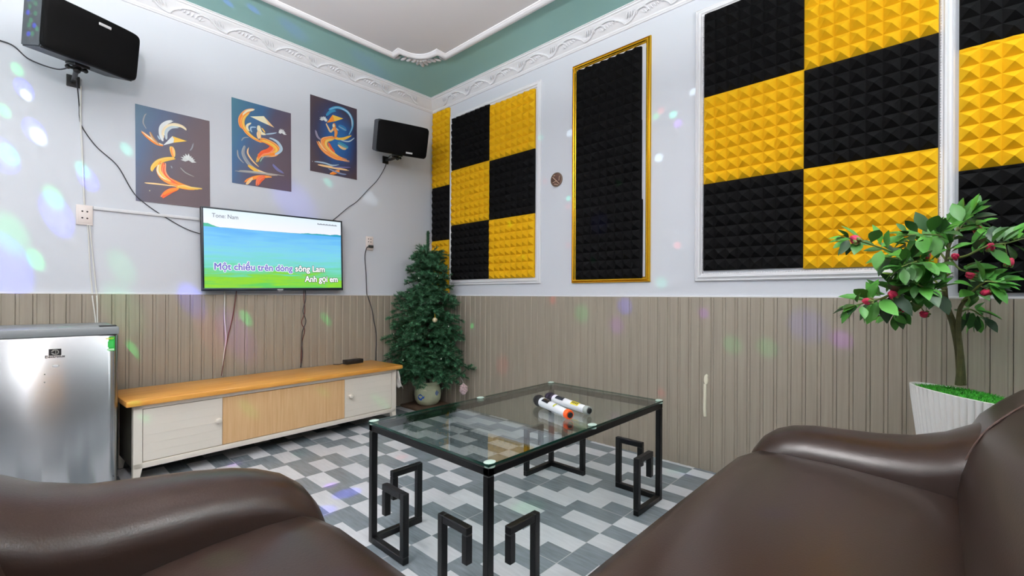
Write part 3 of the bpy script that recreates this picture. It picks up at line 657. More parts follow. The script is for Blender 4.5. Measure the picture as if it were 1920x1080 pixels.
# sky / shore
mps = N('ShaderNodeMapping'); mps.inputs['Scale'].default_value = (14, 1, 1); L(tc.outputs['Generated'], mps.inputs[0])
ns = N('ShaderNodeTexNoise'); ns.inputs['Scale'].default_value = 1.0; ns.inputs['Detail'].default_value = 5; L(mps.outputs[0], ns.inputs[0])
ra = N('ShaderNodeValToRGB'); ev = [(0, .045), (.05, .03), (.10, .004), (.35, .002), (.66, .006), (.72, .022), (.80, .02), (.9, .028), (1, .035)]
while len(ra.color_ramp.elements) < len(ev): ra.color_ramp.elements.new(.5)
for q, (p, c) in zip(ra.color_ramp.elements, ev): q.position = p; q.color = (c, c, c, 1)
L(sp.outputs[0], ra.inputs[0])
mm = N('ShaderNodeMath'); mm.operation = 'MULTIPLY'; L(ra.outputs[0], mm.inputs[0]); L(ns.outputs['Fac'], mm.inputs[1])
m2 = N('ShaderNodeMath'); m2.operation = 'MULTIPLY_ADD'; L(mm.outputs[0], m2.inputs[0]); m2.inputs[1].default_value = 2.0; m2.inputs[2].default_value = .772
sk = N('ShaderNodeMath'); sk.operation = 'GREATER_THAN'; L(sp.outputs[2], sk.inputs[0]); L(m2.outputs[0], sk.inputs[1])
sh = N('ShaderNodeMath'); sh.operation = 'GREATER_THAN'; L(sp.outputs[2], sh.inputs[0]); sh.inputs[1].default_value = .774
rs = N('ShaderNodeValToRGB'); rs.color_ramp.elements[0].position = .775; rs.color_ramp.elements[0].color = srgb('f4f2fa'); rs.color_ramp.elements[1].color = srgb('dff0fb'); L(sp.outputs[2], rs.inputs[0])
shc = N('ShaderNodeValToRGB'); shc.color_ramp.elements[0].color = srgb('3cb894'); shc.color_ramp.elements[1].color = srgb('1f9cc0'); L(sp.outputs[0], shc.inputs[0])
x1 = N('ShaderNodeMix'); x1.data_type = 'RGBA'; L(sh.outputs[0], x1.inputs[0]); L(rw.outputs[0], x1.inputs[6]); L(shc.outputs[0], x1.inputs[7])
x2 = N('ShaderNodeMix'); x2.data_type = 'RGBA'; L(sk.outputs[0], x2.inputs[0]); L(x1.outputs[2], x2.inputs[6]); L(rs.outputs[0], x2.inputs[7])
b.inputs['Base Color'].default_value = (.01, .01, .01, 1); L(x2.outputs[2], b.inputs['Emission Color']); b.inputs['Emission Strength'].default_value = .95
b.inputs['Roughness'].default_value = .35
mb = MB(F); SW, SL, SH = W2 - e, -H2 + .020, H2 - e
mb.add([(-SW, -.0105, SL), (SW, -.0105, SL), (SW, -.0105, SH), (-SW, -.0105, SH)], [[0, 1, 2, 3]]); scr = build('screen', mb, m, t, fixn=False)
def scrM(u, v, d=0): return F @ Matrix.Translation((-SW + u * 2 * SW, -.0108 - d, SL + v * (SH - SL))) @ Matrix.Rotation(PI / 2, 4, 'X')
E_w, E_v, E_k, E_g = emit('white_lyric', 'ffffff', 1.0), emit('violet_lyric', '7a78cc', .95), emit('dark_lyric_outline', '24343c', .8), emit('grey_caption', '6f7686', .9)
sz = .0645
def lyric(body, u, v, fill, line, align='LEFT', sx=.93, lab=None):
    build('lyric_outline', thick_text(body, sz, scrM(u, v, .0), .0050, align, sx, 12), line, scr, fixn=False)
    m_ = thick_text(body, sz, scrM(u, v, .0009), .0017, align, sx, 8)
    build('lyric_text', m_, fill, scr, label=lab, fixn=False); return m_
l1 = lyric('Một chiều trên dòng', .058, .235, E_v, E_w, lab='violet sung lyric')
Fi = F.inverted(); xe = max((Fi @ p).x for p in l1.v)
us = (xe + SW) / (2 * SW) + .018
lyric('sông Lam', us, .235, E_w, E_k); lyric('Anh gọi em', .968, .088, E_w, E_k, 'RIGHT', .86)
build('caption_text', text_mesh('Tone: Nam', .040, scrM(.052, .895, .0005), sx=.86), E_g, scr)
mb = MB(F)
for k in range(20):
    u = .80 + k * .0083; mb.box((-SW + u * 2 * SW, -.0112, SL + .932 * (SH - SL)), (-SW + (u + .0066) * 2 * SW, -.0108, SL + (.945 + .006 * (k % 3 == 0)) * (SH - SL)))
build('caption_text', mb, E_g, scr)

# ------------------------------------------------------------------ speakers
def speaker(name, label, loc, yaw, pit, rol, badge, side=1):
    R = Matrix.Rotation(yaw, 4, 'Z') @ Matrix.Rotation(pit, 4, 'X') @ Matrix.Rotation(rol, 4, 'Y')
    t = thing(name, label, 'speaker', loc, R.to_euler(), 'karaoke speakers high on the television wall')
    F = wm(t); W, H, D = .22, .127, .0955
    # tapered cabinet
    mb = MB(F); bm = bmesh.new(); k = .88
    vs = [bm.verts.new((sx * W * (k if y > 0 else 1), y, sz_ * H * (.97 if y > 0 else 1))) for y in (-D + .022, D) for sx, sz_ in ((-1, -1), (1, -1), (1, 1), (-1, 1))]
    for f in ((0, 1, 2, 3), (7, 6, 5, 4), (0, 4, 5, 1), (1, 5, 6, 2), (2, 6, 7, 3), (3, 7, 4, 0)): bm.faces.new([vs[i] for i in f])
    bmesh.ops.recalc_face_normals(bm, faces=bm.faces); bmesh.ops.bevel(bm, geom=bm.edges[:], offset=.006, segments=2, affect='EDGES'); mb.bm(bm)
    build('cabinet', mb, M_spk, t, True)
    # bowed grille with rounded corners
    mb = MB(F); n = 28; rings = []
    for d, s in ((-D + .024, 1.0), (-D + .006, 1.0), (-D, .985), (-D - .003, .95), (-D - .006, .6), (-D - .007, .02)):
        ring = []
        for i in range(n * 4):
            a = 2 * PI * i / (n * 4); c, s_ = math.cos(a), math.sin(a); p = 12
            r = (abs(c) ** p + abs(s_) ** p) ** (-1 / p); x, z = r * c * W * s, r * s_ * H * s
            ring.append((x, d - .010 * (1 - (x / W) ** 2) * (1 if d < -D + .02 else 0), z))
        rings.append(ring)
    mb.loft(rings); build('grille', mb, M_grille, t, True, angle=50)
    mb = MB(F); yq = -D - .0165; bx, bz = badge
    mb.box((bx - .029, yq - .003, bz - .007), (bx + .029, yq + .006, bz + .007), .002); build('badge', mb, M_silver, t, label='small silver badge')
    # back hinge + bracket arm to the wall
    mb = MB(F); z = -H * side
    mb.box((-.035, -.02, -H - .012), (.035, .05, -H + .001), .002); mb.lathe([(.018, -H - .03), (.018, -H - .01), (.012, -H - .008)], (0, .02, 0), 16)
    br = build('bracket', mb, M_blackp, t, True)
    F2 = F; a = F @ Vector((0, .02, -H - .024)); mb = MB()
    wy = YW; p = Vector((a.x, wy, a.z + .012))
    mb.tube([a, (a + p) / 2 + Vector((0, 0, -.006)), p], .011, 10)
    mb.box((p.x - .028, wy - .012, p.z - .032), (p.x + .028, wy, p.z + .032), .003)
    mb.tube([a + Vector((-.03, 0, 0)), a + Vector((.03, 0, 0))], .008, 10); mb.ball(a + Vector((.034, 0, 0)), .012); mb.ball(a + Vector((-.034, 0, 0)), .012)
    mb.ball(a + Vector((0, -.01, -.012)), .016)
    build('bracket_arm', mb, M_blackp, br, True)
    return t
speaker('wall_speaker', 'black wall speaker at the top left, its side lit by green and blue light dots', (.217, 3.30, 2.338), .539, .206, -.070, (.025, .090))
speaker('wall_speaker', 'black wall speaker tilted downward right of the three posters, near the corner', (2.188, 3.35, 2.328), -.162, .32, -.036, (.05, -.098))

# ------------------------------------------------------------------ sockets, raceway, cables
def socket(name, label, x0, x1, z0, z1, holes, rot=0):
    t = thing(name, label, 'socket', ((x0 + x1) / 2, YW, (z0 + z1) / 2))
    mb = MB(); mb.box((x0, YW - .010, z0), (x1, YW, z1), .003); mb.box((x0 + .01, YW - .012, z0 + .012), (x1 - .01, YW - .009, z1 - .012), .001); build('plate', mb, M_sock, t, True)
    for hx, hz in holes:
        mb = MB(); mb.lathe([(.0045, 0), (.0045, .0006), (0, .0006)], (hx, YW - .0118, hz), 12, Matrix.Rotation(PI / 2, 3, 'X')); build('pin_hole', mb, M_hole, t)
    return t
hx, hz = .250, 1.456
socket('wall_socket', 'cream double socket at the left end of the white raceway', .2145, .286, 1.397, 1.512, [(hx - .009, hz + .019), (hx + .012, hz + .018), (hx - .009, hz - .019), (hx + .012, hz - .02)])
socket('wall_socket', 'small cream socket with a black plug, between television and corner', 2.017, 2.087, 1.392, 1.510, [(2.040, 1.487), (2.062, 1.487), (2.040, 1.463), (2.062, 1.463)])
t = thing('power_plug', 'black plug in the small socket right of the television', 'plug', (2.055, YW - .012, 1.425))
mb = MB(); mb.box((2.036, YW - .032, 1.412), (2.078, YW - .012, 1.434), .004); build('plug_body', mb, M_blackp, t, True)
mb = MB(); mb.tube([(2.04, YW - .024, 1.420), (2.022, YW - .026, 1.416), (2.012, YW - .026, 1.40)], .004, 8); build('strain_relief', mb, M_blackp, t, True)
mb = MB(); mb.box((.288, YW - .012, 1.492), (.806, YW, 1.510), .002); mb.box((.288, YW - .0135, 1.498), (.806, YW - .0115, 1.504), .0005)
build('cable_raceway', mb, M_mould, None, False, 'thin white horizontal raceway from the left socket towards the television', 'raceway', origin=(.288, YW, 1.50))

def cable(label, pts, r, m, cat='cable', group=None, name='cable', k=8):
    mb = MB(); mb.tube(smooth_path(pts, k), r, 8)
    return build(name, mb, m, None, True, label, cat, group, origin=pts[0])
W_ = YW - .006; S_ = YW - RD - .005
cable('thin black cable drooping from the left speaker down past the first poster to the television', [(.196, 3.40, 2.225), (.214, 3.52, 2.15), (.226, W_, 2.075), (.228, W_, 2.01), (.240, W_, 1.955), (.30, W_, 1.86), (.392, W_, 1.770), (.455, W_, 1.645), (.492, W_, 1.592), (.560, W_, 1.535), (.625, W_, 1.492), (.722, W_, 1.436), (.80, W_ - .005, 1.408), (.86, W_ - .008, 1.398)], .0028, M_bcable)
cable('black cable leaving the left speaker bracket towards the left edge of the photo', [(.18, 3.42, 2.222), (.13, 3.50, 2.218), (.03, W_, 2.265), (-.03, W_, 2.315), (-.09, W_, 2.325), (-.2, W_, 2.34)], .0035, M_bcable)
cable('black cable hanging from the right wall speaker down to the television top', [(2.215, 3.47, 2.232), (2.235, W_, 2.235), (2.195, W_, 2.13), (2.125, W_, 2.01), (2.040, W_, 1.915), (1.93, W_, 1.79), (1.86, W_, 1.735), (1.77, W_, 1.65), (1.70, W_, 1.585), (1.66, W_ - .003, 1.54)], .0028, M_bcable)
cable('white cable taped straight down the wall from the left speaker to the socket', [(.232, W_, 2.19), (.232, W_, 2.0), (.240, W_, 1.8), (.246, W_, 1.6), (.25, W_, 1.512)], .0045, M_wcable, group='white cables down the wall by the fridge')
cable('left white wire running from the double socket to the fridge top', [(.262, W_ - .008, 1.40), (.268, W_, 1.33), (.275, W_, 1.15), (.284, W_ - .004, 1.02), (.285, S_, .97), (.298, S_, .84), (.30, S_, .70)], .0035, M_wcable, group='white cables down the wall by the fridge')
cable('right white wire running from the double socket to the fridge top', [(.272, W_ - .008, 1.40), (.278, W_, 1.33), (.292, W_, 1.15), (.302, W_ - .004, 1.02), (.304, S_, .97), (.306, S_, .84), (.304, S_, .70)], .0035, M_wcable, group='white cables down the wall by the fridge')
CT = .445
cable('white cable hanging from the television to the left part of the cabinet top', [(.955, 3.585, 1.03), (.952, S_, .98), (.952, S_, .84), (.962, S_, .70), (.950, S_, .60), (.938, S_, CT + .004)], .0035, M_wcable, group='cables below the television')
cable('dark red cable hanging from the television beside the white one', [(1.030, 3.585, 1.05), (1.018, S_, .97), (1.002, S_, .85), (.975, S_, .72), (.958, S_, .62), (.935, S_ - .003, CT + .004)], .003, M_rcable, group='cables below the television')
cable('dark red cable of the twisted pair below the middle of the television', [(1.492, 3.585, 1.06), (1.487, S_, .97), (1.492, S_ - .003, .87), (1.470, S_, .79), (1.494, S_, .73), (1.476, S_, .65), (1.470, S_, .55), (1.466, S_, CT + .004)], .003, M_rcable, group='cables below the television')
cable('black cable of the twisted pair below the middle of the television', [(1.500, 3.585, 1.06), (1.500, S_, .97), (1.478, S_ - .004, .88), (1.500, S_ - .006, .80), (1.474, S_ - .006, .72), (1.470, S_ - .006, .63), (1.476, S_ - .004, .54), (1.462, S_ - .004, CT + .004)], .003, M_bcable, group='cables below the television')
cable('black cable dropping from the small socket plug to behind the cabinet end', [(2.012, YW - .026, 1.40), (2.010, W_, 1.33), (2.022, W_, 1.18), (2.026, W_ - .006, 1.02), (2.03, S_, .98), (2.065, S_, .88), (2.082, S_, .79), (2.102, S_, .70), (2.108, S_, .60), (2.104, S_, .50), (2.104, S_, .30)], .0035, M_bcable)

# ------------------------------------------------------------------ fridge
t = thing('mini_fridge', 'brushed steel mini fridge with a green energy sticker at the left edge', 'fridge', (.105, 3.30, 0))
FX0, FX1, FY, FZ = -.135, .342, 3.05, .836
mb = MB(); mb.box((FX0 + .006, FY + .055, .02), (FX1 - .004, 3.54, .795), .004); build('body', mb, mat('grey_fridge_body', '8a8f92', .5), t, True)
for x in (FX0 + .04, FX1 - .04):
    for y in (FY + .09, 3.50):
        mb = MB(); mb.lathe([(.018, 0), (.018, .02)], (x, y, 0), 12); build('foot', mb, M_blackp, t)
mb = MB(); mb.box((FX0, FY + .004, .797), (FX1 + .003, 3.55, FZ), .006); build('top_panel', mb, mat('grey_fridge_top', '83878a', .38, spec=.6), t, True)
mb = MB(); mb.box((FX1 - .07, FY + .03, FZ), (FX1 - .004, FY + .075, FZ + .006), .002); build('hinge_cover', mb, M_blackp, t, True)
# bowed door
mb = MB(); rings = []; n = 24
for z in (.025, .03, .790, .795):
    ins = .004 if z in (.025, .795) else 0; ring = []
    for i in range(n + 1):
        s = i / n * 2 - 1; x = (FX0 + FX1) / 2 + s * ((FX1 - FX0) / 2 - ins); e_ = max(0, (abs(s) - .93) / .07)
        ring.append((x, FY - .010 * (1 - s * s) + .016 * e_ * e_ + ins + .004, z))
    ring += [(FX1 - ins, FY + .055, z), (FX0 + ins, FY + .055, z)]; rings.append(ring)
mb.loft(rings); door = build('door', mb, M_steel, t, True, angle=50)
def fy(x):
    s = (x - (FX0 + FX1) / 2) / ((FX1 - FX0) / 2); return FY - .010 * (1 - s * s) + .004
# emblem: black square with round cut-out sign, and the maker's word beneath
mb = MB(); lx, lz, y = .113, .726, fy(.113) - .0008
mb.box((lx - .021, y - .0006, lz - .015), (lx + .021, y + .003, lz + .015)); build('emblem', mb, M_blackp, door)
mb = MB(); y -= .0012
mb.lathe([(.0135, 0), (.0135, .0006), (0, .0006)], (lx, y + .0006, lz), 24, Matrix.Rotation(PI / 2, 3, 'X')); em = build('emblem_ring', mb, mat('steel_paint', 'b0b0ac', .4, metal=.6), door)
mb = MB(); y -= .0008
mb.add([(lx - .0115, y, lz), (lx + .001, y, lz + .0095), (lx + .001, y, lz - .0095)], [[0, 1, 2]]); mb.add([(lx + .0035, y, lz - .0095), (lx + .009, y, lz - .005), (lx + .009, y, lz + .005), (lx + .0035, y, lz + .0095)], [[0, 1, 2, 3]])
mb.add([(lx - .021, y, lz - .002), (lx - .0085, y, lz - .002), (lx - .0085, y, lz + .002), (lx - .021, y, lz + .002)], [[0, 1, 2, 3]])
build('emblem_sign', mb, M_blackp, em, fixn=False)
build('brand_text', text_mesh('Electrolux', .0165, Matrix.Translation((lx, fy(lx) - .0012, .7005)) @ Matrix.Rotation(PI / 2, 4, 'X'), align='CENTER', sx=1.0, offset=.0002), M_blackp, door)
sx0, sx1, sz0, sz1 = .281, .328, .714, .786; y = fy(.328) - .0006
mb = MB(); mb.box((sx0, y - .0012, sz0), (sx1, y + .003, sz1)); st = build('energy_sticker', mb, mat('green_sticker', '1fa23c', .4), door, label='green energy sticker')
y -= .0016
build('sticker_text', text_mesh('ENERGY', .0105, Matrix.Translation(((sx0 + sx1) / 2, y, .7735)) @ Matrix.Rotation(PI / 2, 4, 'X'), align='CENTER', offset=.0003), mat('yellow_print', 'e8e040', .5), st)
mb = MB(); mb.box((sx0 + .003, y, .717), (sx1 - .003, y + .0008, .726)); build('sticker_panel', mb, mat('pale_green_print', 'b8e4b8', .5), st)
mb = MB(); mb.box((sx0 + .006, y + .0002, .734), (sx1 - .006, y + .0008, .764)); build('sticker_panel', mb, mat('mid_green_print', '38b450', .5), st)
for x, z in ((.079, .625), (.079, .588), (.325, .08)):
    mb = MB(); mb.ball((x, fy(x), z), .0022, (1, .5, 1), 8); build('screw_cover', mb, M_blackp, door)
mb = MB(); mb.ball((.115, fy(.115), .66), .009, (1.3, .12, .6), 12); build('door_badge', mb, M_silver, door)

# ------------------------------------------------------------------ media cabinet
CA = math.radians(3.1); CL = Vector((.372, 3.047, 0))
t = thing('media_cabinet', 'long low cabinet with an oak top and white doors under the television', 'cabinet', CL, (0, 0, CA))
F = wm(t); LN, DP = 1.725, .44
mb = MB(F); mb.box((0, 0, CT - .030), (LN, DP, CT), .006); build('cabinet_top', mb, M_oak, t, True)
x0, x1, y0, y1 = .035, LN - .045, .028, DP - .02; zt = CT - .030; zb = .078
for xa, xb in ((x0 + .004, x0 + .02), (x1 - .02, x1 - .004)):
    mb = MB(F); mb.box((xa, y0 + .03, zb), (xb, y1, zt)); build('side_panel', mb, M_cabside, t)
mb = MB(F); mb.box((x0 + .02, y1 - .012, zb), (x1 - .02, y1, zt)); mb.box((x0 + .02, y0 + .03, zb), (x1 - .02, y1 - .012, zb + .015)); build('carcass', mb, M_cabside, t)
mb = MB(F); mb.box((x0, y0, zt - .022), (x1, y0 + .03, zt), .002); mb.box((x0, y0, zb), (x1, y0 + .03, zb + .030), .002)
build('face_rail', mb, M_white, t, True)
for xa, xb, sgn in ((x0, x0 + .038, 1), (x1 - .038, x1, -1)):
    for ya, yb in ((y0, y0 + .036), (y1 - .036, y1)):
        mb = MB(F)
        def ring(z, k):
            a, c = (xa, xb - k) if sgn > 0 else (xa + k, xb)
            return [(a, ya, z), (c, ya, z), (c, yb, z), (a, yb, z)]
        mb.loft([ring(0, .016), ring(zb, 0), ring(zt, 0)]); build('leg', mb, M_white, t)
da, db, dc, dd = x0 + .041, .452, 1.236, x1 - .041; dz0, dz1 = zb + .0335, zt - .0255
def planked(xa, xb, m):
    mb = MB(F); mb.box((xa, y0 + .004, dz0), (xb, y0 + .020, dz1), .0015)
    for k in range(1, 6):
        z = dz0 + (dz1 - dz0) * k / 6; mb.box((xa + .004, y0 + .0030, z - .0006), (xb - .004, y0 + .005, z + .0006))
    return build('door', mb, m, t)
def knob(x, z, par):
    mb = MB(F); M3 = Matrix.Rotation(PI / 2, 3, 'X')
    mb.lathe([(.009, 0), (.006, .008), (.009, .014), (.0155, .02), (.0165, .027), (.012, .033), (0, .035)], (x, y0 + .004, z), 20, M3); build('knob', mb, M_white, par, True)
knob(.437 - .012, .262, planked(da, db - .002, M_white)); knob(dc + .042, .266, planked(dc + .002, dd, M_white))
mb = MB(F); mb.box((db, y0 + .003, dz0), (dc, y0 + .020, dz1), .0015); build('centre_panel', mb, M_oakl, t)

# decoder box
t = thing('set_top_box', 'small black decoder box lying on the right end of the oak cabinet top', 'decoder box', F @ Vector((1.50, .36, CT)), (0, 0, CA + .06))
Fd = wm(t)
mb = MB(Fd); mb.box((-.078, -.030, .002), (.078, .030, .036), .004); build('case', mb, M_blackp, t, True)
mb = MB(Fd); mb.tube(smooth_path([(-.078, .01, .012), (-.11, .02, .006), (-.13, .04, .005), (-.14, .06, .005)]), .003, 8); build('cord', mb, M_bcable, t, True)
for x in (-.06, .06):
    mb = MB(Fd); mb.lathe([(.006, 0), (.006, .003)], (x, 0, 0), 10); build('foot', mb, M_blackp, t)
# white bag hanging on the cabinet end
mb = MB(F); vs = []; fs = []; nx, nz = 6, 12
for j in range(nz + 1):
    for i in range(nx + 1):
        s = i / nx - .5; q = j / nz
        vs.append((LN - .040 + .006 + .010 * math.sin(q * 7 + i) * q + .022 * q, .03 + s * (.035 + .05 * q), CT - .045 - q * .135 - .010 * math.cos(i * 1.9) * q))
for j in range(nz):
    for i in range(nx): a = j * (nx + 1) + i; fs.append([a, a + 1, a + nx + 2, a + nx + 1])
mb.add(vs, fs)
o = build('plastic_bag', mb, mat('white_plastic_film', 'd8d4d0', .4), None, True, 'crumpled white plastic bag hanging on the right end of the oak-topped cabinet', 'bag', origin=F @ Vector((LN - .03, .03, CT - .05)), fixn=False)
sm = o.modifiers.new('solid', 'SOLIDIFY'); sm.thickness = .0015

# ------------------------------------------------------------------ glass coffee table
TX0, TX1, TY0, TY1, TZ = .967, 2.163, .993, 1.690, .490
t = thing('coffee_table', 'glass-topped coffee table on a black square-tube frame with stepped scroll feet', 'table', ((TX0 + TX1) / 2, (TY0 + TY1) / 2, 0))
q = .013; ZF = TZ - .012
mb = MB()
for a, b_ in (((TX0, TY0 + q, ZF - .026), (TX1, TY0 + q, ZF)), ):
    pass
def sq(mb, p, r, w=.026):
    """square tube between two points along one axis"""
    a = Vector(p); b_ = Vector(r); lo = [min(a[i], b_[i]) - w / 2 for i in range(3)]; hi = [max(a[i], b_[i]) + w / 2 for i in range(3)]
    mb.box(lo, hi, .0025, seg=1)
zc = ZF - q
sq(mb, (TX0 + q, TY0 + q, zc), (TX1 - q, TY0 + q, zc)); sq(mb, (TX0 + q, TY1 - q, zc), (TX1 - q, TY1 - q, zc))
sq(mb, (TX0 + q, TY0 + q, zc), (TX0 + q, TY1 - q, zc)); sq(mb, (TX1 - q, TY0 + q, zc), (TX1 - q, TY1 - q, zc))
build('frame', mb, M_black, t, True, angle=30)
for cx, cy, dx, dy in ((TX0 + q, TY0 + q, 1, 1), (TX1 - q, TY0 + q, -1, 1), (TX0 + q, TY1 - q, 1, -1), (TX1 - q, TY1 - q, -1, -1)):
    mb = MB(); sq(mb, (cx, cy, q), (cx, cy, ZF - .026 - q)); leg = build('leg', mb, M_black, t, True, angle=30)
    for ux, uy in ((dx, 0), (0, dy)):
        mb = MB(); P = lambda s, z: (cx + ux * s, cy + uy * s, z)
        sq(mb, P(.026, q), P(.222, q)); sq(mb, P(.222, q + .026), P(.222, .250)); sq(mb, P(.196, .250), P(.098, .250)); sq(mb, P(.098, .224), P(.098, .155))
        build('scroll_foot', mb, M_black, leg, True, angle=30)
mb = MB(); a, b_ = (TX0 - .001, TY0 - .001, TZ - .008), (TX1 + .001, TY1 + .001, TZ)
v = [(a[0], a[1], a[2]), (b_[0], a[1], a[2]), (b_[0], b_[1], a[2]), (a[0], b_[1], a[2]), (a[0], a[1], b_[2]), (b_[0], a[1], b_[2]), (b_[0], b_[1], b_[2]), (a[0], b_[1], b_[2])]
mb.add(v, [[3, 2, 1, 0], [4, 5, 6, 7]]); mb.cur = 1; mb.add(v, [[0, 1, 5, 4], [1, 2, 6, 5], [2, 3, 7, 6], [3, 0, 4, 7]])
gt = build('glass_top', mb, [M_glass, M_glassedge], t, fixn=False)
M_pad = mat('clear_milky_pad', 'b9cfc4', .35, spec=.6)
for x, y in ((TX0, TY0), (TX1, TY0), (TX1, TY1), (TX0, TY1), (1.552, TY0), (1.575, TY1)):
    mb = MB(); px = min(max(x, TX0 + .016), TX1 - .016); py = min(max(y, TY0 + .012), TY1 - .012)
    mb.lathe([(.016, 0), (.017, .002), (.012, .0045), (0, .005)], (px, py, TZ), 20, Matrix.Diagonal((1.25 if y in (TY0, TY1) else 1, 1, 1)))
    mb.lathe([(.017, -.0125), (.017, -.008)], (px, py, TZ), 16)
    build('glass_pad', mb, M_pad, t, True)

# ------------------------------------------------------------------ microphones
def mic(label, head, tail, orange):
    h = Vector(head); ta = Vector(tail); d = (ta - h).normalized()
    t = thing('microphone', label, 'microphone', h, group='wireless microphones on the glass table')
    R = d.to_track_quat('Z', 'Y').to_matrix(); L_ = (ta - h).length
    F = Matrix.Translation(h) @ R.to_4x4()
    mb = MB(F); mb.lathe([(0, -.026), (.012, -.024), (.021, -.016), (.0255, -.004), (.0255, .008), (.0235, .018), (.022, .022)], n=28)
    build('grille', mb, mat('mic_grille', '16171a', .55, metal=.3, bump=.6, bscale=1200), t, True)
    mb = MB(F); mb.lathe([(.0262, .000), (.027, .003), (.027, .007), (.0262, .010)], n=28); mb.lathe([(.023, .022), (.0225, .030), (.021, .036)], n=28); build('collar', mb, M_blackp, t, True)
    mb = MB(F); mb.lathe([(.0215, .034), (.0225, .040), (.0215, .075), (.0190, .14), (.0170, L_ - .022), (.0165, L_ - .018)], n=28); bd = build('body', mb, mat('white_mic_body', 'e4e6ec', .3), t, True)
    # direction on the barrel that faces up
    up = (Vector((0, 0, 1)) - d * d.z).normalized(); cam_ = (Vector((0, 0, 1)) - h); cam_ = (cam_ - d * cam_.dot(d)).normalized(); u = (up * .8 + cam_ * .5).normalized()
    s = d.cross(u)
    def patch(a0, a1, half, r0, m, nm, lab=None):
        mb = MB(); vs = []; n = 8
        for i in range(2):
            L2 = (a0, a1)[i]; rr = .0215 + (.017 - .0215) * max(0, (L2 - .075) / (L_ - .1)) + r0
            for k in range(n + 1):
                a = (k / n - .5) * 2 * half; vs.append(h + d * L2 + (u * math.cos(a) + s * math.sin(a)) * rr)
        mb.add(vs, [[k, k + 1, n + 2 + k, n + 1 + k] for k in range(n)]); return build(nm, mb, m, bd, True, label=lab, fixn=False)
    patch(.056, .108, .55, .0012, mat('mic_display', '171a24', .2), 'display')
    if orange:
        mb = MB(F); mb.lathe([(.0175, L_ - .024), (.020, L_ - .022), (.0205, L_ - .006), (.018, L_)], n=28); build('end_ring', mb, mat('orange_ring', 'ff5a14', .45), t, True)
        patch(.150, .160, .6, .0010, mat('yellow_green_mark', 'b4b43a', .5), 'label_strip')
    else:
        mb = MB(F); mb.lathe([(.0175, L_ - .024), (.019, L_ - .02), (.019, L_ - .004), (.018, L_)], n=28); build('end_ring', mb, mat('grey_ring', '9aa09c', .4), t, True)
        patch(.158, .205, .6, .0010, mat('yellow_label', 'd8c83a', .5), 'label_strip')
        for k in range(4): patch(.164 + k * .010, .169 + k * .010, .3, .0014, M_blackp, 'label_print')
    mb = MB(F); mb.lathe([(.0125, L_ - .004), (.0125, L_ + .004), (.010, L_ + .006), (0, L_ + .004)], n=20); build('end_cap', mb, M_blackp, t, True)
mic('white wireless microphone with an orange end ring lying on the glass table', (1.642, 1.356, TZ + .0277), (1.550, 1.112, TZ + .0205), True)
mic('white wireless microphone with a yellow label and black end on the glass table', (1.722, 1.352, TZ + .0277), (1.668, 1.096, TZ + .0195), False)

# ------------------------------------------------------------------ fir tree in a painted pot
BX, BY = 2.515, 3.375
mb = MB(); mb.box((2.34, 3.20, 0), (2.68, 3.55, .022), .003); build('plinth_board', mb, mat('brown_board', '5a4636', .6, vary=.3, vscale=12), None, True, 'flat brown board on the floor under the fir tree pot', 'board', origin=(2.51, 3.375, 0))
t = thing('fir_tree', 'dark green artificial fir tree in a painted pot in the room corner', 'christmas tree', (BX, BY, .022))
PZ = .022; prof = [(.070, 0), (.080, .004), (.092, .012), (.112, .045), (.119, .090), (.116, .130), (.104, .165), (.100, .180), (.108, .192), (.124, .203), (.126, .210), (.118, .214), (.102, .206), (.096, .19), (0, .185)]
mb = MB(); mb.lathe([(r, z + PZ) for r, z in prof], (BX, BY, 0), 48); pot = build('pot', mb, mat('pale_glazed_pot', 'c9cfae', .3, spec=.6, vary=.12, vscale=14), t, True)
ca = math.atan2(-BY, -BX)
def potpatch(a0, z0, ra, rz, m, pts):
    mb = MB(); vs = []
    for s, q in pts:
        a = a0 + s * ra; z = z0 + q * rz; r = .117
        for i in range(len(prof) - 1):
            if prof[i][1] <= z <= prof[i + 1][1]: k = (z - prof[i][1]) / (prof[i + 1][1] - prof[i][1] + 1e-9); r = prof[i][0] * (1 - k) + prof[i + 1][0] * k; break
        vs.append((BX + math.cos(a) * (r + .0015), BY + math.sin(a) * (r + .0015), z + PZ))
    mb.add(vs, [list(range(len(vs)))]); return build('painted_motif', mb, m, pot, label='painted patch on the pot', fixn=False)
fish = [(-1, .1), (-.6, .65), (0, .9), (.5, .6), (.8, .15), (1.15, .55), (1.1, -.2), (.6, -.3), (.2, -.85), (-.4, -.8), (-.9, -.4)]
potpatch(ca - .55, .083, .26, .032, mat('cobalt_paint', '1f56b4', .3), fish); potpatch(ca + .75, .115, .18, .026, mat('grey_blue_paint', '6f86b0', .3), fish)
potpatch(ca + .1, .145, .5, .010, mat('cream_paint', 'e4e2c4', .3), fish)
mb = MB(); tr = [(BX, BY, .19), (BX - .005, BY, .6), (BX + .005, BY + .01, 1.0), (BX - .01, BY, 1.38), (BX - .008, BY - .004, 1.565)]
mb.tube(smooth_path(tr, 6), [.016 - .011 * i / 24 for i in range(25)], 8); build('trunk', mb, M_trunk, t, True)
rnd = random.Random(11)
fol = MB(); stems = MB()
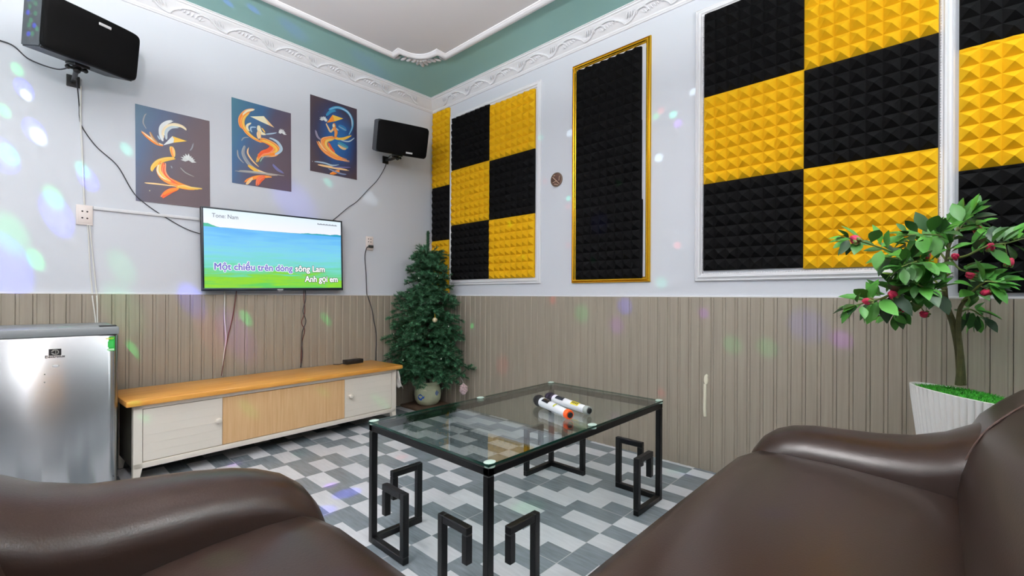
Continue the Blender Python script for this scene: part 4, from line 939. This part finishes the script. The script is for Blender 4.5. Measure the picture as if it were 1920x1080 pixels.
def needles(p, d, L_, dens=1.0, nl=.033):
    d = d.normalized(); up = d.orthogonal().normalized(); bi = d.cross(up); n = int(L_ * 880 * dens)
    for i in range(n):
        s = rnd.random(); a = rnd.random() * 2 * PI; q = p + d * L_ * s
        o = (up * math.cos(a) + bi * math.sin(a)) * .9 + d * .75; o.normalize(); l_ = nl * rnd.uniform(.7, 1.15) * (1 - .3 * s)
        tip = q + o * l_; sd = o.cross(d)
        if sd.length < 1e-4: continue
        sd = sd.normalized() * .0027
        if tip.x > XW - .052 or tip.y > YW - .034 or (tip.z < .47 and tip.x < 2.14): continue
        fol.add([q - sd, q + sd, tip], [[0, 1, 2]])
prof_r = [(.25, .20), (.30, .36), (.36, .43), (.45, .41), (.60, .38), (.75, .34), (.90, .30), (1.0, .26), (1.12, .215), (1.25, .17), (1.36, .13), (1.42, .05)]
def rad(z):
    for (z0, r0), (z1, r1) in zip(prof_r, prof_r[1:]):
        if z0 <= z <= z1: return r0 + (r1 - r0) * (z - z0) / (z1 - z0)
    return .05
def clampw(p):
    if p.z < .50 and p.x < 2.17: p = Vector((2.17, p.y, p.z))
    return Vector((min(p.x, XW - .065), min(p.y, YW - .05), p.z))
vr = Vector((.681, -.732, 0))
nb_ = 185
for i in range(nb_):
    z = .29 + 1.08 * (i / nb_) ** 1.05; az = i * 2.399 + rnd.uniform(-.3, .3)
    dirv = Vector((math.cos(az), math.sin(az), 0)); side = dirv.dot(vr)
    R_ = rad(z) * rnd.uniform(.90, 1.20)
    if z < .5 and side > .2: R_ *= 1.06
    if z > 1.05: R_ *= rnd.uniform(.7, 1.1)
    root = Vector((BX, BY, z + rnd.uniform(.0, .03)))
    droop = -.02 - .10 * (1 - z / 1.4); tip = clampw(root + dirv * R_ + Vector((0, 0, droop + (.04 if z > 1.1 else 0) + rnd.uniform(-.03, .03))))
    mid = clampw((root + tip) / 2 + Vector((0, 0, .025)))
    pth = smooth_path([root, mid, tip], 6)
    stems.tube(pth, .0028, 4, caps=False)
    n = len(pth)
    for k in range(2, n - 1): needles(pth[k], pth[k + 1] - pth[k], (pth[k + 1] - pth[k]).length * 1.1, .9)
    # side twigs
    m_ = int(4 + R_ * 13)
    for j in range(m_):
        s = .22 + .78 * j / m_; q_ = pth[min(n - 1, int(s * (n - 1)))]; d = (tip - root).normalized(); sg = 1 if j % 2 else -1
        a = rnd.uniform(.45, 1.0) * sg; td = Matrix.Rotation(a, 3, 'Z') @ d + Vector((0, 0, rnd.uniform(-.25, .75))); L_ = (.055 + .07 * (1 - s)) * rnd.uniform(.8, 1.2) * (.6 + R_)
        e_ = clampw(q_ + td.normalized() * L_); td = e_ - q_
        if td.length < .02: continue
        stems.tube([q_, e_], .0016, 3, caps=False); needles(q_, td, td.length)
for k in range(16):
    z = 1.32 + k * .015; needles(Vector((BX - .009, BY - .003, z)), Vector((0, 0, 1)), .03, 3.0, .036)
needles(Vector((BX - .008, BY - .004, 1.55)), Vector((0, 0, 1)), .03, 3, .026)
build('branch', stems, M_trunk, t)
build('foliage', fol, M_needle, t, fixn=False)
# bauble, string of lights, low ornament
cdir = Vector((-BX, -BY, 0)).normalized()
bp = Vector((2.345, 3.055, .800))
mb = MB(); mb.ball(bp, .021, n=20); ba = build('bauble', mb, mat('champagne_bauble', 'cdbf9e', .25, metal=.4), None, True, 'small champagne-coloured bauble hanging at the middle of the fir tree', 'bauble', origin=bp)
mb = MB(); mb.lathe([(.006, .019), (.006, .026), (.002, .028)], bp, 12); mb.tube([bp + Vector((0, 0, .027)), bp + Vector((.004, .004, .05)), bp + Vector((.03, .04, .055))], .001, 5); build('hanger', mb, M_gold, ba, True)
t2 = thing('string_lights', 'thin dark wire of tiny clear bulbs wound around the fir tree', 'string lights', (BX, BY, .3))
pts = []; 
for i in range(150):
    z = .32 + 1.05 * i / 149; a = i * .19; r = rad(z) * (.86 + .05 * math.sin(i * 1.7)); pts.append(clampw(Vector((BX + r * math.cos(a), BY + r * math.sin(a), z + .015 * math.sin(i * .8)))))
mb = MB(); mb.tube(pts, .0011, 4); build('wire', mb, M_blackp, t2)
M_bulb = mat('clear_bulb', 'f2f4ea', .15, spec=.8)
for i in range(3, 150, 5):
    if (pts[i] - Vector((BX, BY, pts[i].z))).dot(cdir) < .02: continue
    mb = MB(); mb.ball(pts[i] + cdir * .006, .0042, (1, 1, 1.5), 8); build('bulb', mb, M_bulb, t2, True)
op = Vector((2.600, 2.985, .200))
mb = MB()
for i in range(60):
    a = rnd.random() * 2 * PI; h = rnd.uniform(-1, 1); r = math.sqrt(1 - h * h); mb.ball(op + Vector((r * math.cos(a) * .028, r * math.sin(a) * .028, h * .038)), rnd.uniform(.007, .012), n=6)
mb.ball(op, .028, (1, 1, 1.35), 12)
oo = build('hanging_ornament', mb, mat('pink_white_lace', 'cfb6b8', .6, vary=.35, vscale=120), None, True, 'lumpy pink and white ornament hanging from the lowest right branch of the fir', 'ornament', origin=op)
mb = MB(); mb.tube([op + Vector((0, 0, .045)), op + Vector((.0, .01, .07)), op + Vector((-.01, .03, .10))], .0012, 5); build('hanger', mb, M_wcable, oo)

# ------------------------------------------------------------------ flowering plant in a fluted pot
t = thing('flowering_plant', 'artificial camellia tree with pink buds in a white fluted pot beside the sofa arm', 'plant', (2.474, -.097, 0))
PC = Vector((2.474, -.097, 0)); zt0 = .632
vr2 = Vector((.681, -.732, 0))
mb = MB(); n = 448; R0, R1 = .100, .182; rows = 14; vs = []; fs = []
def rimz(x, y):   # slanting rim, lower to the right
    return zt0 - .024 * ((x * vr2.x + y * vr2.y) / R1) + .010 * (-(x * .732 + y * .681) / R1) * -1
def ringp(r, zf, fl):
    out = []
    for k in range(n):
        a = 2 * PI * k / n; rr = r * (1 + (fl * .060 * (abs(math.sin(a * 28)) ** .45 - .8))); x, y = rr * math.cos(a), rr * math.sin(a)
        out.append((PC.x + x, PC.y + y, zf * rimz(x, y)))
    return out
rings = [ringp(R0 + (R1 - R0) * (i / rows) ** .9, i / rows, 1 if i < rows else .15) for i in range(rows + 1)]
rings += [ringp(R1 - .004, 1.003, 0), ringp(R1 - .010, 1.0, 0), ringp(R1 - .016, .95, 0)]
mb.loft(rings); build('pot', mb, M_pot, t, True, angle=60)
# moss: clumpy surface with blades
mb = MB(); rings = []
for i in range(9):
    r = (R1 - .012) * (1 - i / 8); ring = []
    for k in range(48):
        a = 2 * PI * k / 48; x, y = max(r, .001) * math.cos(a), max(r, .001) * math.sin(a)
        ring.append((PC.x + x, PC.y + y, rimz(x, y) - .016 + .026 * (1 - (r / R1) ** 2) + (.008 * noise.noise(Vector((x * 40, y * 40, 0))) if i else 0)))
    rings.append(ring)
mb.loft(rings)
for i in range(2600):
    a = rnd.random() * 2 * PI; r = (R1 - .016) * math.sqrt(rnd.random()); x, y = r * math.cos(a), r * math.sin(a)
    p = Vector((PC.x + x, PC.y + y, rimz(x, y) - .016 + .026 * (1 - (r / R1) ** 2))); o = Vector((rnd.uniform(-1, 1), rnd.uniform(-1, 1), rnd.uniform(.5, 1.6))) * .009; s = Vector((rnd.uniform(-1, 1), rnd.uniform(-1, 1), 0)) * .0018
    mb.add([p - s, p + s, p + o], [[0, 1, 2]])
build('moss', mb, M_grass, t, fixn=False)
mbt = MB(); mbs = MB(); lf = MB()
rnd2 = random.Random(5)
def leaf(p, d, nrm, L_, w_):
    d = d.normalized(); s = d.cross(nrm)
    if s.length < .05: s = d.orthogonal()
    s.normalize(); nn = s.cross(d).normalized()
    prof = [(0, .02), (.12, .36), (.3, .82), (.5, 1.0), (.7, .82), (.87, .42), (1, .0)]
    vs = []; bend = rnd2.uniform(.05, .35)
    for k, wv in prof:
        c = p + d * L_ * k - nn * L_ * bend * k * k; e = s * w_ * .5 * wv; up_ = nn * w_ * .14 * wv
        vs += [c - e + up_, c, c + e + up_]
    fs = []
    for i in range(len(prof) - 1):
        a = i * 3; fs += [[a, a + 1, a + 4, a + 3], [a + 1, a + 2, a + 5, a + 4]]
    for v_ in vs:
        if v_.x > XW - .05: return
    lf.add(vs, fs)
for ix, (kind, P, r0, r1) in enumerate(PLANT):
    pth = smooth_path(P, 6); n = len(pth); rs = [(r0 + (r1 - r0) * i / (n - 1)) * (.85 if kind == 't' else 1) for i in range(n)]
    (mbt if kind == 't' else mbs).tube(pth, rs, 8)
    if kind == 'b' or ix == 2:
        st_ = .30 if kind == 'b' else .45
        L0 = sum((pth[i + 1] - pth[i]).length for i in range(n - 1))
        cnt = int(L0 * (1 - st_) / .0088) + 6
        for j in range(cnt):
            s = st_ + (1 - st_) * (j + .5) / cnt; 
            if ix == 3 and .72 < s < .9 and rnd2.random() < .6: continue
            i_ = min(n - 2, int(s * (n - 1))); p = pth[i_].lerp(pth[i_ + 1], s * (n - 1) - i_); d = (pth[i_ + 1] - pth[i_]).normalized()
            a = rnd2.random() * 2 * PI; u_ = d.orthogonal().normalized(); o = (u_ * math.cos(a) + d.cross(u_) * math.sin(a)); ld = (o * 1.0 + d * rnd2.uniform(.3, 1.0) + Vector((0, 0, .1)))
            nr = (Vector((rnd2.uniform(-.5, .5), rnd2.uniform(-.5, .5), 1)) + Vector((-.5, .1, 0))).normalized()
            sz_ = rnd2.uniform(.055, .092) * (.82 if s > .9 else 1)
            leaf(p + ld.normalized() * .010, ld, nr, sz_, sz_ * .49)
        for k in range(3): leaf(pth[-1], d + Vector((rnd2.uniform(-.5, .5), rnd2.uniform(-.5, .5), rnd2.uniform(-.1, .5))), Vector((-.4, 0, 1)), .06, .026)
build('trunk', mbt, M_bark, t, True); build('stem', mbs, M_stem, t, True)
build('foliage', lf, M_leaf, t, True, fixn=False, angle=80)
for p in BUDS:
    p = Vector(p) * 1.0; p += (Vector((0, 0, 1)) - p).normalized() * .035; mb = MB(); ax = Vector((rnd2.uniform(-.6, .2), rnd2.uniform(-.3, .5), rnd2.uniform(-.2, .7))).normalized(); Rm = ax.to_track_quat('Z', 'Y').to_matrix()
    r = rnd2.uniform(.0140, .0180)
    for k in range(6):
        a = k * 2.2; rr = r * (.35 + .09 * k); mb.ball(p + Rm @ Vector((math.cos(a) * rr * .55, math.sin(a) * rr * .55, -.001 * k)), r * .68, (.8, .8, 1.25), 8, Rm)
    fb = build('flower_bud', mb, M_bud, t, True)
    mb = MB()
    for k in range(5):
        a = k * 2 * PI / 5; q_ = p + Rm @ Vector((math.cos(a) * r * .6, math.sin(a) * r * .6, -r * .9)); mb.ball(q_, r * .45, (.7, .7, 1.2), 6, Rm)
    # stalk to nearest stem point
    best = min((v_ for k_, P_, a_, b2 in PLANT for v_ in smooth_path(P_, 6)), key=lambda v_: (v_ - p).length)
    mb.tube([p + Rm @ Vector((0, 0, -r)), best], .0018, 5); build('sepal', mb, M_stem, fb, True)

# ------------------------------------------------------------------ sofas
def sofa(label, MP, L_, az=0.0, sd=0.0):
    """MP maps local (along seat towards the arm, towards the front, up) to the room; arm seam at 0, seat runs to -L_"""
    t = thing('sofa', label, 'sofa', MP @ Vector((-L_ / 2, .25, 0)), group='brown leather sofas in an L')
    SD = .605
    # base
    mb = MB(MP); mb.box((-L_ + .01, -.34, .06), (.235, SD - .035, .27), .03, seg=3); build('base', mb, M_leather, t, True)
    # seat cushion: profile swept along, rounded at both ends
    prof = [(-.06, .20), (-.07, .40), (-.03, .424), (.10, .430), (.30, .432), (.46, .431), (.545, .423), (.585, .402), (.602, .365), (.604, .30), (.596, .245), (.57, .225), (.2, .215)]
    mb = MB(MP); rings = []
    st = [(-L_, .95), (-L_ + .006, .985), (-L_ + .03, 1.0)] + [(-L_ + .03 + (L_ + .02) * i / 12, 1.0) for i in range(1, 12)] + [(.045, 1.0), (.068, .985), (.078, .95)]
    for i, (x, k) in enumerate(st):
        ring = []
        cr = .006 * math.sin(PI * min(1, max(0, (x + L_) / (L_ + .1))))
        for y, z in prof:
            fx = max(0, (x + .0) / .078) if x > 0 else 0
            yy = .25 + (y - .25) * k; zz = .32 + (z - .32) * k + (cr if z > .4 else 0)
            if y > .4: yy -= sd
            if y > .4: yy -= .05 * fx * fx; zz -= .012 * fx * fx if z > .4 else 0
            ring.append((x, yy, zz))
        rings.append(ring)
    mb.loft(rings); o = build('seat_cushion', mb, M_leather, t, True, angle=70)
    # backrest
    prof = [(-.34, .07), (-.03, .10), (-.005, .38), (-.002, .44), (-.010, .50), (-.028, .56), (-.060, .625), (-.105, .675), (-.150, .715), (-.200, .745), (-.260, .758), (-.315, .745), (-.355, .70), (-.372, .62), (-.375, .40), (-.37, .10)]
    mb = MB(MP); rings = []; E = .285
    for x, k in [(-L_, .93), (-L_ + .015, .985), (-L_ + .05, 1)] + [(-L_ + .05 + (L_ + E - .12) * i / 10, 1) for i in range(1, 11)] + [(E - .03, .992), (E - .008, .965), (E, .92)]:
        rings.append([(x, -.2 + (y + .2) * k, .4 + (z - .4) * k) for y, z in prof])
    mb.loft(rings); bk = build('backrest', mb, M_leather, t, True, angle=70)
    # arm
    mb = MB(MP); rings = []; W_a = .27
    st = [(-.20, .72, 1), (-.10, .668, 1), (-.05, .632, 1), (.02, .590, 1), (.10, .560, 1), (.20, .545, 1), (.30, .535, 1), (.39, .524, 1), (.45, .510, 1), (.505, .486, .99), (.545, .454, .97), (.573, .412, .94), (.590, .365, .90), (.598, .315, .84), (.600, .27, .76)]
    for y, zt_, k in st:
        ring = []; w2 = W_a + .085 * max(0, min(1, (.42 - y) / .45)) ** 1.5; cx = .010 + W_a - w2 / 2; rr = w2 / 2 * k; zt_ = zt_ + az * max(.25, min(1, (.55 - y) / .3)); hh = min(.115, zt_ - .14)
        for i in range(19):
            a = PI * i / 18; c_, s_ = math.cos(a), math.sin(a)
            ring.append((cx - rr * (1 if c_ > 0 else -1) * abs(c_) ** .85 * (1.0 + .03 * s_), y, zt_ - hh + hh * s_ ** .9))
        ring += [(cx + rr * .97, y, .30 if zt_ > .36 else zt_ - hh - .02), (cx + rr * .95, y, .07), (cx - rr * .95, y, .07), (cx - rr * .97, y, .30 if zt_ > .36 else zt_ - hh - .02)]
        rings.append(ring)
    mb.loft(rings); ar = build('armrest', mb, M_leather, t, True, angle=70)
    # piping where arm meets back, and along the seat edge
    mb = MB(MP); mb.tube(smooth_path([(-.060, -.001, .43), (-.056, -.009, .50), (-.045, -.027, .56), (-.028, -.059, .625), (-.005, -.104, .676), (.02, -.149, .716)], 6), .0030, 8); build('piping', mb, M_pip, ar, True)
    for x in (-L_ + .08, .18):
        for y in (-.28, .48):
            mb = MB(MP); mb.lathe([(.018, 0), (.026, .062)], (x, y, 0), 14); build('leg', mb, M_blackp, t, True)
    return t
sofa('brown leather sofa along the right foreground, its low armrest near the potted plant', Matrix.Translation((1.885, -.040, 0)), 1.255, -.018)
M2 = Matrix(((0, 1, 0, .004), (1, 0, 0, 1.205), (0, 0, 1, 0), (0, 0, 0, 1)))
sofa('brown leather sofa in the left foreground with its armrest in front of the fridge', M2, 1.62, .022, .030)

# ------------------------------------------------------------------ lamps
LL = ['round white globe pendant lamp above the sofas', 'round white globe pendant lamp near the timber door', 'small white globe pendant lamp on the fridge side']
M_fill_globe = emit('lit_globe', 'fffaf4', 2.5)
for i, ((x, y, z), r, pw, c) in enumerate(FILL_LAMPS):
    t = thing('pendant_lamp', LL[i], 'pendant lamp', (x, y, z))  # globe pendants added out of view to light the room
    mb = MB(); mb.lathe([(0, -r), (r * .5, -r * .866), (r * .866, -r * .5), (r, 0), (r * .866, r * .5), (r * .5, r * .866), (.03, r * .98)], (x, y, z), 32)
    g = build('globe', mb, M_fill_globe, t, True); g.visible_shadow = True
    mb = MB(); mb.lathe([(.034, r * .95), (.034, r * 1.15), (.01, r * 1.25)], (x, y, z), 16); mb.tube([(x, y, z + r), (x, y, ZC - .02)], .006, 8); mb.lathe([(.05, ZC - .03), (.05, ZC)], (x, y, 0), 20); build('stem', mb, M_white, t, True)
    # area fills added around each globe; the upward one boosted to brighten the ceiling
    for k, d in enumerate(((1, 0, 0), (-.5, .87, 0), (-.5, -.87, 0), (0, 0, -1), (0, 0, .999))):
        ld = bpy.data.lights.new('lamp_light', 'AREA'); ld.shape = 'DISK'; ld.size = r * 1.5; ld.energy = pw * ((2.5 if i < 2 else 1.0) if k == 4 else .104); ld.color = c; ld.spread = PI
        lo = bpy.data.objects.new('lamp_light', ld); COL.objects.link(lo); lo.parent = t; dv = Vector(d).normalized(); lo.location = dv * (r + .012 + (.02 if k == 4 else 0)); lo.rotation_euler = dv.to_track_quat('-Z', 'Y').to_euler()
# vertical tube added behind the camera for the bright streak on the fridge
t = thing('tube_lamp', 'vertical white tube lamp on the wall behind the camera', 'tube lamp', (-.19, YB + .03, 1.0))
mb = MB(); mb.box((-.215, YB, 1.02), (-.165, YB + .035, 2.2)); build('housing', mb, M_white, t)
mb = MB(); mb.tube([(-.19, YB + .05, 1.05), (-.19, YB + .05, 2.17)], .014, 12); build('tube', mb, emit('tube_glow', 'f4f6ff', 14.0), t, True)

# disco lamp: many narrow coloured beams
t = thing('disco_lamp', 'small black disco lamp hanging near the ceiling beyond the left edge', 'disco lamp', DISCO)
mb = MB(); mb.lathe([(.02, .10), (.06, .09), (.07, .06), (.03, .05)], DISCO, 24); mb.tube([DISCO + Vector((0, 0, .09)), (DISCO.x, DISCO.y, ZC)], .008, 8); build('housing', mb, M_blackp, t, True)
GRN, BLU, WHT, RED, PUR, CYN = (.0, 1, .22), (.03, .04, 1), (.7, .9, 1), (1, .08, .08), (.45, .04, 1), (.05, .95, .6)
dots = []
def dw(x, z, c, s, k=1.0, el=1.7): dots.append(((x, YW, z), c, s, k * 1.25, el))
def dr(y, z, c, s, k=1.0, el=1.0): dots.append(((XW, y, z), c, s, k, el))
def dz(x, y, zz, c, s, k=1.0, el=1.0): dots.append(((x, y, zz), c, s, k, el))
for a in ((-.015, 2.197, GRN, .035, 1.2), (.01, 2.10, BLU, .05, 1.3), (.018, 2.07, WHT, .03, 2.0), (-.06, 1.962, GRN, .035, 1.6), (.050, 1.885, BLU, .06, 1.5), (.065, 1.86, WHT, .045, 2.2), (-.041, 1.736, GRN, .05, 1.5), (-.065, 1.73, BLU, .08, 1.5),
          (.242, 1.715, CYN, .045, 1.2), (.265, 1.665, BLU, .06, .9), (.124, 1.537, GRN, .06, 1.1), (.135, 1.455, BLU, .09, .9), (-.035, 1.322, GRN, .10, .7), (.145, 1.41, BLU, .08, .6), (.057, 1.186, GRN, .05, 1.5), (.435, 1.878, CYN, .04, 1.0), (.416, 1.166, GRN, .09, .4),
          (-.05, 1.16, BLU, .13, .9), (2.05, 1.848, WHT, .06, .7), (1.686, 1.91, CYN, .035, 1.0), (1.172, 1.976, GRN, .03, 1.6), (1.42, 1.72, BLU, .16, .25), (1.114, .814, GRN, .045, 2.6), (1.701, .788, GRN, .04, 2.2), (.478, .634, GRN, .045, 2.6), (1.05, .70, PUR, .14, .5), (.78, .95, BLU, .10, .6), (.9, .72, RED, .12, .4), (.43, .9, GRN, .14, .4)): dw(*a)
for a in ((2.239, 2.222, CYN, .035, .8), (1.973, 2.192, WHT, .045, 1.1), (1.98, 1.718, CYN, .035, 1.2), (1.985, 1.66, RED, .03, .6), (1.307, 2.14, GRN, .03, .9), (1.196, 2.121, CYN, .04, 1.4), (1.275, 2.165, RED, .03, .9), (1.165, 2.058, PUR, .045, .6), (1.287, 1.874, WHT, .045, 1.4),
          (1.072, 2.224, WHT, .035, 1.3), (2.2, 1.879, RED, .03, .5), (1.165, 1.316, RED, .035, .9), (1.266, 1.09, CYN, .06, .6), (2.102, .964, RED, .05, 1.4), (1.84, .872, GRN, .10, .8), (3.0, .728, GRN, .035, 2.6), (.826, .725, GRN, .08, .7), (.653, .724, GRN, .08, .7), (.329, .79, PUR, .07, .9),
          (.988, .899, PUR, .05, .8), (1.982, 1.375, RED, .03, .5), (1.244, .394, RED, .03, 1.0), (1.56, .80, PUR, .09, .6), (1.50, .93, BLU, .09, .6), (.47, .85, BLU, .13, .28), (1.7, 1.5, BLU, .12, .5), (1.55, 1.75, GRN, .03, 2.0), (1.75, 1.25, GRN, .03, 1.6), (2.40, 1.30, CYN, .04, .8), (2.55, 1.58, GRN, .03, 1.2), (2.62, .42, RED, .12, .5)): dr(*a)
for a in ((.896, 3.324, ZC, BLU, .035, 1.0), (1.03, 3.275, ZC, BLU, .04, .9), (1.30, 3.32, ZC, BLU, .09, .45), (1.91, 3.357, ZC, BLU, .12, .25), (1.204, 2.956, 0, CYN, .06, .6), (1.614, 2.43, 0, RED, .05, 1.0), (1.117, 2.337, 0, PUR, .05, 1.4), (1.128, 2.184, 0, BLU, .09, 1.2), (1.649, 1.424, 0, GRN, .10, .7),
          (2.564, 1.088, 0, CYN, .08, .8), (.63, 3.289, 0, GRN, .05, .8), (.868, 3.041, 0, PUR, .06, .8), (.946, 2.084, 0, BLU, .10, .7), (2.5, 1.05, 0, PUR, .08, .8), (.155, 3.2, .836, GRN, .045, 2.0), (.932, 3.09, .333, GRN, .05, 1.0), (1.366, 3.10, .397, GRN, .04, .9), (1.809, 3.12, .256, GRN, .05, .9),
          (.45, .85, .43, BLU, .07, 1.2), (.30, 1.12, .44, GRN, .06, 1.8), (.52, .72, .42, GRN, .05, 1.8), (1.35, .30, .43, BLU, .05, 1.0)): dz(*a)
SPK = Vector((.217 - .22 * math.cos(.539), 3.30 - .22 * math.sin(.539), 2.338)); fy_ = Vector((-math.sin(.539), math.cos(.539), 0))
for i, (a, b_, c) in enumerate(((-.06, .10, GRN), (-.02, .085, BLU), (-.075, .05, GRN), (-.03, .045, GRN), (-.07, .005, GRN), (-.015, .02, BLU), (-.035, -.02, GRN), (-.06, -.05, BLU), (-.08, -.07, GRN), (-.02, -.04, GRN), (-.045, -.085, GRN), (-.015, -.08, BLU), (-.05, .075, CYN), (-.03, .108, GRN))):
    p = SPK + fy_ * (a + .045) + Vector((0, 0, b_)); dz(p.x, p.y, p.z, c, .020, 9.0)
for p, c, s, k, el in dots:
    p = Vector(p); d = p - DISCO; D_ = d.length; start = DISCO + d.normalized() * .09
    ld = bpy.data.lights.new('disco_beam', 'SPOT'); ld.spot_size = max(.006, 2 * math.atan(s * .62 / (D_ - .09)) * 1.25); ld.spot_blend = .9
    ld.energy = 18 * k * (D_ - .09) ** 2 * (3.0 if c == BLU else 1.6 if c == PUR else 1); ld.color = c; ld.shadow_soft_size = .001
    lo = bpy.data.objects.new('disco_beam', ld); COL.objects.link(lo); lo.parent = t
    lo.location = start - DISCO; lo.rotation_euler = (d.to_track_quat('-Z', 'Y').to_matrix() @ Matrix.Rotation(.35 if el > 1 else 0, 3, 'Z')).to_euler(); lo.scale = (1, el, 1)

# grey cloth added behind the camera to dim the fridge reflection
mb = MB(); vs = []; n = 120
for i in range(n + 1):
    x = .50 + 1.7 * i / n; y = YB + .10 + .035 * math.sin(i * .95)
    vs += [(x, y, .04), (x, y * .5 + (YB + .09) * .5, 2.3)]
mb.add(vs, [[2 * i, 2 * i + 2, 2 * i + 3, 2 * i + 1] for i in range(n)])
cu = build('curtain', mb, mat('grey_curtain', '6f7478', .85), None, True, 'grey pleated curtain on the wall behind the camera', 'curtain', origin=(1.35, YB + .1, .04), fixn=False)
sm = cu.modifiers.new('solid', 'SOLIDIFY'); sm.thickness = .003
mb = MB(); mb.tube([(.45, YB + .09, 2.32), (2.25, YB + .09, 2.32)], .012, 10); build('rod', mb, M_silver, cu, True)
